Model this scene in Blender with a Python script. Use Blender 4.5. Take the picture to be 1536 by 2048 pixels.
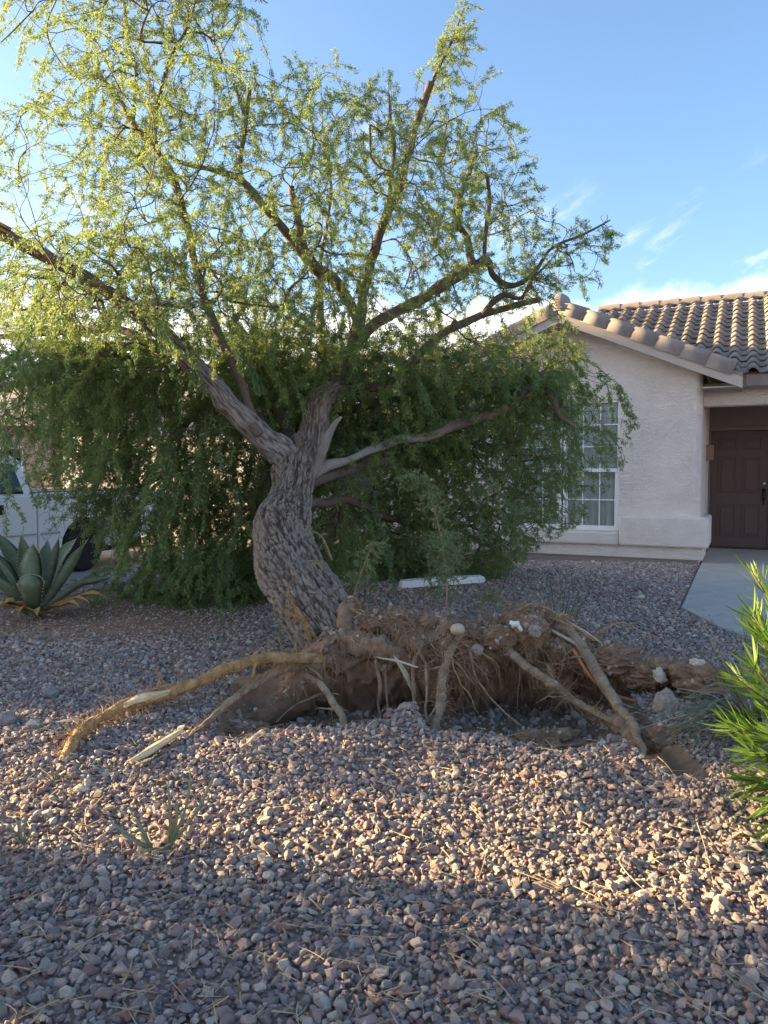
import bpy, bmesh, math, random
import numpy as np
from mathutils import Vector, Matrix

for o in list(bpy.data.objects):
    bpy.data.objects.remove(o)
SC = bpy.context.scene
COL = SC.collection
RG = np.random.default_rng(11)
random.seed(5)
rad = math.radians
A = np.array

# ------------------------------------------------------------------ camera
CAM_H, PITCH = 1.35, math.atan(79 / 1536)
cam = bpy.data.cameras.new('camera')
cam.sensor_fit = 'HORIZONTAL'; cam.sensor_width = 36; cam.lens = 36
cam.clip_start = 0.05; cam.clip_end = 3000
cam_o = bpy.data.objects.new('camera', cam); COL.objects.link(cam_o)
cam_o.location = (0, 0, CAM_H); cam_o.rotation_euler = (math.pi / 2 - PITCH, 0, 0)
SC.camera = cam_o
SC.view_settings.view_transform = 'Standard'
SC.view_settings.look = 'None'
SC.view_settings.gamma = 1
SC.view_settings.exposure = 2.46

# ------------------------------------------------------------------ sun and sky
SUN_EL, SUN_TURN = rad(12.5), rad(15)          # low sun from the left, a little beyond
TO_SUN = Vector((-math.cos(SUN_TURN) * math.cos(SUN_EL), math.sin(SUN_TURN) * math.cos(SUN_EL), math.sin(SUN_EL)))
sl = bpy.data.lights.new('sun', 'SUN'); sl.energy = 5.0; sl.angle = rad(0.6); sl.color = (1.0, 0.74, 0.38)
sun_o = bpy.data.objects.new('sun', sl); COL.objects.link(sun_o)
sun_o.rotation_euler = TO_SUN.to_track_quat('Z', 'Y').to_euler()
sun_o.location = TO_SUN * 50

W = bpy.data.worlds.new('World'); SC.world = W; W.use_nodes = True
wn, wl = W.node_tree.nodes, W.node_tree.links
wn.clear()
w_out = wn.new('ShaderNodeOutputWorld'); w_bg = wn.new('ShaderNodeBackground')
w_bg.inputs['Strength'].default_value = 0.080
sky = wn.new('ShaderNodeTexSky'); sky.sky_type = 'NISHITA'; sky.sun_disc = False
sky.sun_elevation = SUN_EL
sky.sun_rotation = math.atan2(TO_SUN.x, TO_SUN.y)
sky.air_density = 1.0; sky.dust_density = 2.7; sky.ozone_density = 2.6; sky.altitude = 700


def wmath(op, a, b=None, c=None, clamp=False):
    n = wn.new('ShaderNodeMath'); n.operation = op; n.use_clamp = clamp
    for i, v in enumerate((a, b, c)):
        if v is None: continue
        if isinstance(v, (int, float)): n.inputs[i].default_value = v
        else: wl.new(v, n.inputs[i])
    return n.outputs[0]


tc = wn.new('ShaderNodeTexCoord')
sep = wn.new('ShaderNodeSeparateXYZ'); wl.new(tc.outputs['Generated'], sep.inputs[0])
zc = wmath('MAXIMUM', sep.outputs[2], 0.02)
den = wmath('ADD', zc, 0.10)
px_, py_ = wmath('DIVIDE', sep.outputs[0], den), wmath('DIVIDE', sep.outputs[1], den)
cmb = wn.new('ShaderNodeCombineXYZ'); wl.new(px_, cmb.inputs[0]); wl.new(py_, cmb.inputs[1])
mp = wn.new('ShaderNodeMapping'); wl.new(cmb.outputs[0], mp.inputs[0])
mp.inputs['Rotation'].default_value = (0, 0, rad(-34)); mp.inputs['Scale'].default_value = (2.4, 0.85, 1); mp.inputs['Location'].default_value = (0.35, 1.9, 0)
n1 = wn.new('ShaderNodeTexNoise'); wl.new(mp.outputs[0], n1.inputs['Vector'])
n1.inputs['Scale'].default_value = 1.5; n1.inputs['Detail'].default_value = 9; n1.inputs['Roughness'].default_value = 0.62; n1.inputs['Distortion'].default_value = 0.7
n2 = wn.new('ShaderNodeTexNoise'); wl.new(tc.outputs['Generated'], n2.inputs['Vector'])
n2.inputs['Scale'].default_value = 7.0; n2.inputs['Detail'].default_value = 8; n2.inputs['Roughness'].default_value = 0.58
# wisps between 14 and 20 degrees, a bank below 13 degrees
def wstep(v, lo, hi):
    n = wn.new('ShaderNodeMapRange'); n.interpolation_type = 'SMOOTHSTEP'; wl.new(v, n.inputs[0])
    n.inputs[1].default_value = lo; n.inputs[2].default_value = hi
    n.inputs[3].default_value = 0; n.inputs[4].default_value = 1
    return n.outputs[0]
wisp = wmath('MULTIPLY', wstep(n1.outputs[0], 0.54, 0.80), wstep(sep.outputs[2], 0.36, 0.26))
low = wstep(sep.outputs[2], 0.27, 0.13)
bank = wstep(wmath('ADD', n2.outputs[0], wmath('MULTIPLY', low, 0.6)), 0.66, 0.90)
cl = wmath('MAXIMUM', wmath('MULTIPLY', wisp, 0.85), wmath('MULTIPLY', bank, 0.92))
cmix = wn.new('ShaderNodeMix'); cmix.data_type = 'RGBA'
wl.new(cl, cmix.inputs[0])
wl.new(sky.outputs[0], cmix.inputs[6])
cmix.inputs[7].default_value = (4.8, 4.7, 4.7, 1)
wl.new(cmix.outputs[2], w_bg.inputs[0]); wl.new(w_bg.outputs[0], w_out.inputs[0])

SC.render.engine = 'CYCLES'
SC.cycles.max_bounces = 8; SC.cycles.diffuse_bounces = 4; SC.cycles.transparent_max_bounces = 12
SC.cycles.caustics_reflective = False; SC.cycles.caustics_refractive = False


# ------------------------------------------------------------------ helpers
def at(px, py, Y):
    """World point seen at photo pixel (px, py) on the depth plane y = Y."""
    cx, cy = (px - 768) / 1536, -(py - 1024) / 1536
    c, s = math.cos(PITCH), math.sin(PITCH)
    dy, dz = c + cy * s, -s + cy * c
    t = Y / dy
    return A([cx * t, Y, CAM_H + dz * t])


def _hash(ix, iy, iz):
    h = (ix.astype(np.int64) * 374761393 + iy.astype(np.int64) * 668265263 + iz.astype(np.int64) * 1274126177) & 0xFFFFFFFF
    h = ((h ^ (h >> 13)) * 1274126177) & 0xFFFFFFFF
    h = h ^ (h >> 16)
    return (h & 0xFFFF) / 65535.0


def vnoise(p):
    p = np.asarray(p, float); i = np.floor(p).astype(np.int64); f = p - i; f = f * f * (3 - 2 * f)
    r = 0
    for dx in (0, 1):
        for dy in (0, 1):
            for dz in (0, 1):
                w = (f[..., 0] if dx else 1 - f[..., 0]) * (f[..., 1] if dy else 1 - f[..., 1]) * (f[..., 2] if dz else 1 - f[..., 2])
                r = r + w * _hash(i[..., 0] + dx, i[..., 1] + dy, i[..., 2] + dz)
    return r * 2 - 1


def fbm(p, o=4, g=0.5):
    p = np.asarray(p, float); r = 0; a = 1
    for k in range(o):
        r = r + a * vnoise(p * 2 ** k + 17.3 * k); a *= g
    return r


def worley(p):
    p = np.asarray(p, float); i0 = np.floor(p).astype(np.int64); F1 = np.full(p.shape[:-1], 9.0); F2 = F1.copy(); ID = np.zeros(p.shape[:-1])
    for dx in (-1, 0, 1):
        for dy in (-1, 0, 1):
            for dz in (-1, 0, 1):
                c = i0 + A([dx, dy, dz]); h = [_hash(c[..., 0] + 11 * k, c[..., 1] - 7 * k, c[..., 2] + 5 * k) for k in (1, 2, 3)]
                d = ((c[..., 0] + h[0] - p[..., 0]) ** 2 + (c[..., 1] + h[1] - p[..., 1]) ** 2 + (c[..., 2] + h[2] - p[..., 2]) ** 2)
                m = d < F1; F2 = np.where(m, F1, np.minimum(F2, d)); ID = np.where(m, h[2], ID); F1 = np.where(m, d, F1)
    return np.sqrt(F1), np.sqrt(F2), ID


def sstep(x, a, b):
    t = np.clip((np.asarray(x, float) - a) / (b - a), 0, 1); return t * t * (3 - 2 * t)


class MB:
    """Collects vertices and faces for one mesh object."""
    def __init__(s): s.v = []; s.f = []; s.n = 0; s.t = []

    def add(s, v, f, t=None):
        v = np.asarray(v, float).reshape(-1, 3); s.v.append(v)
        s.f.extend([tuple(int(i) + s.n for i in q) for q in f])
        s.t.append(np.zeros(len(v)) if t is None else np.asarray(t, float))
        s.n += len(v); return s

    def box(s, x0, x1, y0, y1, z0, z1):
        v = [(x, y, z) for x in (x0, x1) for y in (y0, y1) for z in (z0, z1)]
        return s.add(v, [(0, 1, 3, 2), (4, 6, 7, 5), (0, 4, 5, 1), (2, 3, 7, 6), (0, 2, 6, 4), (1, 5, 7, 3)])

    def prism(s, poly, d0, d1, axis=1):
        """Polygon of (a, b) extruded along an axis from d0 to d1: axis 1 -> (a, d, b), 0 -> (d, a, b), 2 -> (a, b, d)."""
        n = len(poly)
        def P(a, b, d): return {1: (a, d, b), 0: (d, a, b), 2: (a, b, d)}[axis]
        v = [P(a, b, d0) for a, b in poly] + [P(a, b, d1) for a, b in poly]
        f = [tuple(range(n)), tuple(range(2 * n - 1, n - 1, -1))] + [(i, i + n, (i + 1) % n + n, (i + 1) % n) for i in range(n)]
        return s.add(v, f)

    def tube(s, pts, r, sides=6, **k):
        v, f, t = tube(pts, r, sides, **k); return s.add(v, f, t)

    def make(s, name, mat, parent=None, **k):
        return mesh_obj(name, np.concatenate(s.v), s.f, mat, parent, t=np.concatenate(s.t), **k)


def spline(P, n):
    """Catmull-Rom through the rows of P, n samples, evenly in index."""
    P = np.asarray(P, float)
    Q = np.vstack([2 * P[0] - P[1], P, 2 * P[-1] - P[-2]])
    u = np.linspace(0, len(P) - 1, n); i = np.minimum(u.astype(int), len(P) - 2); f = (u - i)[:, None]
    a, b, c, d = Q[i], Q[i + 1], Q[i + 2], Q[i + 3]
    return 0.5 * (2 * b + (c - a) * f + (2 * a - 5 * b + 4 * c - d) * f ** 2 + (3 * b - a - 3 * c + d) * f ** 3)


def frames(P):
    T = np.gradient(P, axis=0); T /= np.linalg.norm(T, axis=1)[:, None] + 1e-9
    N = np.zeros_like(T); a = A([0, 0, 1.0]) if abs(T[0, 2]) < .9 else A([1.0, 0, 0])
    N[0] = np.cross(T[0], a); N[0] /= np.linalg.norm(N[0])
    for i in range(1, len(P)):
        n = N[i - 1] - T[i] * N[i - 1].dot(T[i]); N[i] = n / (np.linalg.norm(n) + 1e-9)
    return T, N, np.cross(T, N)


TUBE_H = None
def n_v(P, sides, cap): return len(P) * sides + (2 if cap else 0)


def tube(P, r, sides=6, rough=0, freq=6, ridges=0, lump=0, cap=True, seed=0.0):
    P = np.asarray(P, float); r = np.broadcast_to(np.asarray(r, float), (len(P),))
    T, N, B = frames(P)
    an = np.linspace(0, 2 * math.pi, sides, endpoint=False)
    R = r[:, None] * np.ones(sides)
    L = np.concatenate([[0], np.cumsum(np.linalg.norm(np.diff(P, axis=0), axis=1))])
    if rough or ridges or lump:
        q = P[:, None] + (np.cos(an)[None, :, None] * N[:, None] + np.sin(an)[None, :, None] * B[:, None]) * R[..., None]
        if rough: R = R + rough * R * fbm(q * freq + seed, 3)
        if lump: R = R + lump * fbm(q * 2.3 + seed + 5, 2)
        if ridges:
            tw = an[None, :] + L[:, None] * .55
            cyl = np.stack([np.cos(tw) * 3.3, np.sin(tw) * 3.3, L[:, None] * 3.2 + 0 * R], -1)
            warp = fbm(cyl * .8 + 3, 2)[..., None] * .6
            d = 1 - np.abs(fbm(cyl * A([1.5, 1.5, .55]) + warp + seed, 3))
            e = 1 - np.abs(fbm(cyl * A([3.6, 3.6, 2.6]) + warp * 1.5 + seed + 9, 3))
            rm_ = float(np.mean(r)) * 2 * math.pi / .028 / 6.28
            wc = np.stack([np.cos(tw) * rm_, np.sin(tw) * rm_, L[:, None] / .085 + 0 * R], -1) + fbm(cyl * 1.7 + 33, 2)[..., None] * .55
            f1, f2, cid = worley(wc)
            H = (d - .68) * .40 + (e - .72) * .25 + (sstep(f2 - f1, .02, .30) - .75) * .34 + (cid - .5) * .16 + .10 * fbm(wc * 3.1, 3)
            R = R + ridges * H
    global TUBE_H
    TUBE_H = np.full(n_v(P, sides, cap), .5)
    if ridges:
        TUBE_H[:len(P) * sides] = np.clip(.5 + H * 1.25, 0, 1).ravel()
    v = P[:, None] + (np.cos(an)[None, :, None] * N[:, None] + np.sin(an)[None, :, None] * B[:, None]) * R[..., None]
    n = len(P); v = v.reshape(-1, 3); f = []
    for i in range(n - 1):
        for j in range(sides):
            k = (j + 1) % sides
            f.append((i * sides + j, i * sides + k, (i + 1) * sides + k, (i + 1) * sides + j))
    t = np.repeat(L, sides)
    if cap:
        v = np.vstack([v, P[0], P[-1]]); t = np.concatenate([t, [0, L[-1]]]); m = n * sides
        for j in range(sides):
            k = (j + 1) % sides
            f.append((m, k, j)); f.append((m + 1, (n - 1) * sides + j, (n - 1) * sides + k))
    return v, f, t


def world_loc(o):
    p = A([0.0, 0, 0])
    while o is not None:
        p += A(o.location[:]); o = o.parent
    return p


def mesh_obj(name, v, f, mat, parent=None, t=None, smooth=True, world=False, bevel=0, kind=None, label=None, tint=None):
    v = np.asarray(v, float)
    if world and parent is not None: v = v - world_loc(parent)
    me = bpy.data.meshes.new(name)
    if isinstance(f, np.ndarray):
        me.vertices.add(len(v)); me.vertices.foreach_set('co', v.ravel())
        k = f.shape[1]; me.loops.add(f.size); me.loops.foreach_set('vertex_index', f.ravel().astype(np.int32))
        me.polygons.add(len(f)); me.polygons.foreach_set('loop_start', (np.arange(len(f)) * k).astype(np.int32))
        me.polygons.foreach_set('loop_total', np.full(len(f), k, np.int32))
        me.update(calc_edges=True); me.validate()
    else:
        me.from_pydata([tuple(p) for p in v], [], f)
    if t is not None and np.any(t):
        at_ = me.attributes.new('along', 'FLOAT', 'POINT'); at_.data.foreach_set('value', np.asarray(t, np.float32))
    if tint is not None:
        at_ = me.attributes.new('tint', 'FLOAT', 'POINT'); at_.data.foreach_set('value', np.asarray(tint, np.float32))
    if smooth: me.polygons.foreach_set('use_smooth', np.ones(len(me.polygons), bool))
    me.materials.append(mat)
    o = bpy.data.objects.new(name, me); COL.objects.link(o)
    if parent is not None: o.parent = parent
    if bevel:
        b = o.modifiers.new('bevel', 'BEVEL'); b.width = bevel; b.segments = 2; b.limit_method = 'ANGLE'; b.harden_normals = False
    if kind: o['kind'] = kind
    if label: o['label'] = label
    return o


def thing(name, label, cat, loc=(0, 0, 0), rz=0.0, group=None, kind=None):
    o = bpy.data.objects.new(name, None); COL.objects.link(o); o.location = loc; o.rotation_euler = (0, 0, rz)
    o.empty_display_size = .1
    o['label'] = label; o['category'] = cat
    if group: o['group'] = group
    return o


def tag(o, label, cat, group=None):
    o['label'] = label; o['category'] = cat
    if group: o['group'] = group
    return o


def share(o, name, parent, loc=(0, 0, 0), rot=(0, 0, 0), scl=(1, 1, 1)):
    c = o.copy(); COL.objects.link(c); c.parent = parent; c.location = loc; c.rotation_euler = rot; c.scale = scl
    return c


# ------------------------------------------------------------------ materials
class NT:
    def __init__(s, name):
        s.m = bpy.data.materials.new(name); s.m.use_nodes = True; s.N = s.m.node_tree.nodes; s.L = s.m.node_tree.links
        s.b = s.N['Principled BSDF']; s.out = s.N['Material Output']; s.tcn = None
        s.b.inputs['Specular IOR Level'].default_value = 0.3

    def co(s, which='Object', scale=(1, 1, 1), rot=(0, 0, 0)):
        if s.tcn is None: s.tcn = s.N.new('ShaderNodeTexCoord')
        m = s.N.new('ShaderNodeMapping'); m.inputs['Scale'].default_value = scale; m.inputs['Rotation'].default_value = rot
        s.L.new(s.tcn.outputs[which], m.inputs[0]); return m.outputs[0]

    def noise(s, scale, detail=4, rough=.55, vec=None, dist=0):
        n = s.N.new('ShaderNodeTexNoise'); n.inputs['Scale'].default_value = scale; n.inputs['Detail'].default_value = detail
        n.inputs['Roughness'].default_value = rough; n.inputs['Distortion'].default_value = dist
        s.L.new(vec if vec is not None else s.co(), n.inputs['Vector']); return n.outputs[0]

    def voro(s, scale, vec=None, feature='F1', out=0, rnd=1):
        n = s.N.new('ShaderNodeTexVoronoi'); n.feature = feature; n.inputs['Scale'].default_value = scale; n.inputs['Randomness'].default_value = rnd
        s.L.new(vec if vec is not None else s.co(), n.inputs['Vector']); return n.outputs[out]

    def ramp(s, fac, stops, interp='LINEAR'):
        n = s.N.new('ShaderNodeValToRGB'); n.color_ramp.interpolation = interp; e = n.color_ramp.elements
        while len(e) < len(stops): e.new(.5)
        for i, (p, c) in enumerate(stops):
            e[i].position = p; e[i].color = (*c, 1) if len(c) == 3 else c
        s.L.new(fac, n.inputs[0]); return n.outputs[0]

    def mix(s, fac, a, b, mode='MIX'):
        n = s.N.new('ShaderNodeMix'); n.data_type = 'RGBA'; n.blend_type = mode
        for i, v in ((0, fac), (6, a), (7, b)):
            if isinstance(v, (int, float)): n.inputs[i].default_value = v
            elif isinstance(v, tuple): n.inputs[i].default_value = (*v, 1)
            else: s.L.new(v, n.inputs[i])
        return n.outputs[2]

    def math(s, op, a, b=0.0):
        n = s.N.new('ShaderNodeMath'); n.operation = op
        for i, v in enumerate((a, b)):
            if isinstance(v, (int, float)): n.inputs[i].default_value = v
            else: s.L.new(v, n.inputs[i])
        return n.outputs[0]

    def attr(s, name):
        n = s.N.new('ShaderNodeAttribute'); n.attribute_name = name; return n.outputs['Fac']

    def rand(s): return s.N.new('ShaderNodeObjectInfo').outputs['Random']

    def bump(s, h, strength=.5, dist=.01, prev=None):
        n = s.N.new('ShaderNodeBump'); n.inputs['Strength'].default_value = strength; n.inputs['Distance'].default_value = dist
        s.L.new(h, n.inputs['Height'])
        if prev is not None: s.L.new(prev, n.inputs['Normal'])
        return n.outputs[0]

    def done(s, color=None, rough=.8, normal=None, metal=0):
        if color is not None:
            if isinstance(color, tuple): s.b.inputs['Base Color'].default_value = (*color, 1)
            else: s.L.new(color, s.b.inputs['Base Color'])
        if isinstance(rough, (int, float)): s.b.inputs['Roughness'].default_value = rough
        else: s.L.new(rough, s.b.inputs['Roughness'])
        s.b.inputs['Metallic'].default_value = metal
        if normal is not None: s.L.new(normal, s.b.inputs['Normal'])
        return s.m


def m_plain(name, c, rough=.6, var=.12, scale=8, metal=0, bump=0, bscale=60):
    t = NT(name); n = t.noise(scale, 5)
    dk = tuple(x * (1 - var) for x in c); lt = tuple(min(1, x * (1 + var)) for x in c)
    col = t.ramp(n, [(.3, dk), (.7, lt)])
    nr = t.bump(t.noise(bscale, 4), bump, .004) if bump else None
    return t.done(col, rough, nr, metal)


def m_leaf(name, stops, back, trans=.45, rough=.5):
    t = NT(name); tint = t.attr('tint')
    col = t.ramp(tint, stops)
    t.done(col, rough); t.b.inputs['Specular IOR Level'].default_value = .35
    tr = t.N.new('ShaderNodeBsdfTranslucent'); t.L.new(t.mix(.5, col, back), tr.inputs[0])
    mx = t.N.new('ShaderNodeMixShader'); mx.inputs[0].default_value = trans
    t.L.new(t.b.outputs[0], mx.inputs[1]); t.L.new(tr.outputs[0], mx.inputs[2]); t.L.new(mx.outputs[0], t.out.inputs[0])
    return t.m


def m_stone():
    t = NT('gravel_stone'); r = t.rand()
    base = t.ramp(r, [(0, (.40, .30, .265)), (.12, (.48, .37, .325)), (.24, (.25, .21, .20)), (.36, (.55, .44, .365)), (.48, (.38, .28, .25)),
                      (.60, (.60, .505, .41)), (.70, (.285, .25, .24)), (.80, (.40, .275, .235)), (.87, (.58, .50, .43)), (.90, (.32, .18, .155)), (.94, (.33, .32, .305)), (1, (.49, .43, .375))], 'CONSTANT')
    v = t.co()
    sp = t.noise(140, 3, .7, v)
    col = t.mix(.85, base, t.ramp(sp, [(.34, (.35, .33, .34)), (.5, (.95, .95, .95)), (.68, (1.7, 1.65, 1.6))]), 'MULTIPLY')
    pat = t.noise(28, 4, .6, v)
    col = t.mix(t.ramp(pat, [(.5, (0, 0, 0)), (.75, (.6, .6, .6))]), col, (.30, .24, .21))
    nr = t.bump(t.noise(60, 5, .65, v), .7, .006)
    return t.done(col, .82, nr)


def m_pebble():
    t = NT('pebbles_in_soil'); r = t.N.new('ShaderNodeNewGeometry').outputs['Random Per Island']
    col = t.ramp(r, [(0, (.20, .13, .09)), (.3, (.32, .24, .18)), (.55, (.22, .17, .145)), (.75, (.42, .34, .27)), (1, (.50, .43, .35))])
    return t.done(col, .9, t.bump(t.noise(90, 4, .7), .5, .005))


def m_ground():
    t = NT('ground_gravel_and_dirt')
    soil = t.attr('tint'); v = t.co()
    cell = t.voro(26, v, out=1)
    g = t.mix(1.0, t.mix(.5, (.16, .125, .12), cell, 'MULTIPLY'), (.13, .105, .10), 'ADD')
    g = t.mix(.4, g, t.ramp(t.noise(3, 5, .6, v), [(.3, (.12, .095, .085)), (.7, (.24, .19, .18))]))
    d = t.ramp(t.noise(9, 8, .7, v), [(.3, (.16, .10, .062)), (.55, (.27, .175, .11)), (.75, (.38, .26, .17))])
    col = t.mix(soil, g, d)
    b1 = t.bump(t.voro(26, v), -.6, .02); b2 = t.bump(t.noise(90, 6, .7, v), .6, .008, b1)
    return t.done(col, .95, b2)


def m_soil(name='root_soil', c=((.20, .115, .068), (.38, .235, .145), (.52, .35, .23))):
    t = NT(name); v = t.co()
    col = t.ramp(t.noise(7, 9, .72, v), [(.3, c[0]), (.52, c[1]), (.75, c[2])])
    fine = t.noise(130, 4, .7, v)
    col = t.mix(t.ramp(fine, [(.62, (0, 0, 0)), (.72, (1, 1, 1))]), col, (.30, .23, .17))
    b = t.bump(t.noise(30, 8, .75, v), .9, .03); b = t.bump(fine, .6, .008, b)
    return t.done(col, .95, b)


def m_bark(name, dark, mid, light, grey=None, scale=1.0, fade=None):
    t = NT(name); v = t.co()
    h = t.attr('tint')
    vs = t.co('Object', (scale, scale, scale * .3))
    n = t.noise(30, 8, .7, vs, 1.0)
    hh = t.math('ADD', t.math('MULTIPLY', h, .75), t.math('MULTIPLY', n, .5))
    col = t.ramp(hh, [(.30, dark), (.52, mid), (.72, light), (.95, mid)])
    big = t.noise(3.2, 4, .6, v)
    if grey and fade: col = t.mix(t.ramp(t.math('MULTIPLY', t.attr('along'), .4), [(fade[0] * .4, (0, 0, 0)), (fade[1] * .4, (1, 1, 1))]), col, t.ramp(hh, [(.30, (.045, .033, .027)), (.55, (.15, .105, .08)), (.75, (.26, .195, .15))]))
    elif grey: col = t.mix(t.ramp(big, [(.42, (0, 0, 0)), (.62, (.85, .85, .85))]), col, t.mix(.45, col, grey))
    b = t.bump(n, .7, .012); b = t.bump(t.noise(140, 5, .7, v), .45, .005, b)
    return t.done(col, .9, b)


def m_root(name, dark, mid, light):
    t = NT(name); v = t.co(); al = t.attr('along')
    c = t.N.new('ShaderNodeCombineXYZ'); t.L.new(al, c.inputs[0])
    rings = t.noise(55, 2, .5, c.outputs[0])
    n = t.noise(18, 7, .7, v)
    col = t.ramp(n, [(.3, dark), (.5, mid), (.72, light)])
    rr = t.ramp(rings, [(.30, (.42, .36, .30)), (.42, (1, 1, 1))])
    col = t.mix(.75, col, rr, 'MULTIPLY')
    b = t.bump(rings, .9, .012); b = t.bump(t.noise(70, 6, .7, v), .6, .008, b)
    return t.done(col, .88, b)


def m_stucco(name, c):
    t = NT(name); v = t.co('Object', (1, 1, 2.4))
    n = t.noise(16, 6, .62, v, .8); lace = t.voro(13, t.co('Object', (.8, .8, 2.6)), 'DISTANCE_TO_EDGE')
    stain = t.noise(1.4, 5, .65)
    col = t.ramp(stain, [(.3, tuple(x * .86 for x in c)), (.55, c), (.75, tuple(min(1, x * 1.06) for x in c))])
    col = t.mix(t.ramp(t.noise(5, 6, .7, t.co('Object', (1, 1, .25))), [(.52, (0, 0, 0)), (.8, (.35, .35, .35))]), col, tuple(x * .72 for x in c))
    b = t.bump(t.ramp(n, [(.44, (0, 0, 0)), (.56, (1, 1, 1))]), .68, .011)
    b = t.bump(t.noise(140, 4, .7), .35, .004, b)
    return t.done(col, .93, b)


def m_concrete(name, c):
    t = NT(name); n = t.noise(4, 8, .65); f = t.noise(160, 3, .6)
    col = t.ramp(n, [(.3, tuple(x * .86 for x in c)), (.7, tuple(x * 1.08 for x in c))])
    col = t.mix(.3, col, t.ramp(f, [(.35, (.6, .6, .6)), (.65, (1.2, 1.2, 1.2))]), 'MULTIPLY')
    return t.done(col, .9, t.bump(f, .25, .004))


def m_tile(name):
    t = NT(name); r = t.rand()
    base = t.ramp(r, [(0, (.20, .168, .15)), (.4, (.29, .245, .22)), (.7, (.24, .208, .19)), (1, (.33, .275, .24))])
    n = t.noise(9, 6, .65)
    col = t.mix(.55, base, t.ramp(n, [(.3, (.68, .68, .7)), (.65, (1.1, 1.08, 1.05))]), 'MULTIPLY')
    return t.done(col, .85, t.bump(t.noise(70, 5, .7), .35, .006))


def m_glass(name, tint=(.93, .97, .97), refl=.07, fres=.8):
    t = NT(name); t.N.remove(t.b)
    tr = t.N.new('ShaderNodeBsdfTransparent'); tr.inputs[0].default_value = (*tint, 1)
    gl = t.N.new('ShaderNodeBsdfGlossy'); gl.inputs['Roughness'].default_value = .02
    fr = t.N.new('ShaderNodeLayerWeight'); fr.inputs[0].default_value = .35
    f2 = t.math('ADD', t.math('MULTIPLY', fr.outputs['Fresnel'], fres), refl)
    mx = t.N.new('ShaderNodeMixShader'); t.L.new(f2, mx.inputs[0]); t.L.new(tr.outputs[0], mx.inputs[1]); t.L.new(gl.outputs[0], mx.inputs[2])
    t.L.new(mx.outputs[0], t.out.inputs[0]); return t.m


def m_agave(name):
    t = NT(name); al = t.attr('tint'); n = t.noise(9, 7, .68, t.co('Object', (1, 1, 2.2)), .6)
    col = t.ramp(n, [(.3, (.11, .155, .10)), (.7, (.19, .235, .15))])
    col = t.mix(t.ramp(al, [(.55, (0, 0, 0)), (1, (1, 1, 1))]), col, (.16, .16, .05))
    spk = t.noise(45, 6, .7); col = t.mix(t.ramp(spk, [(.60, (0, 0, 0)), (.72, (.7, .7, .7))]), col, (.24, .22, .13))
    return t.done(col, .62, t.bump(spk, .25, .004))


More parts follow.
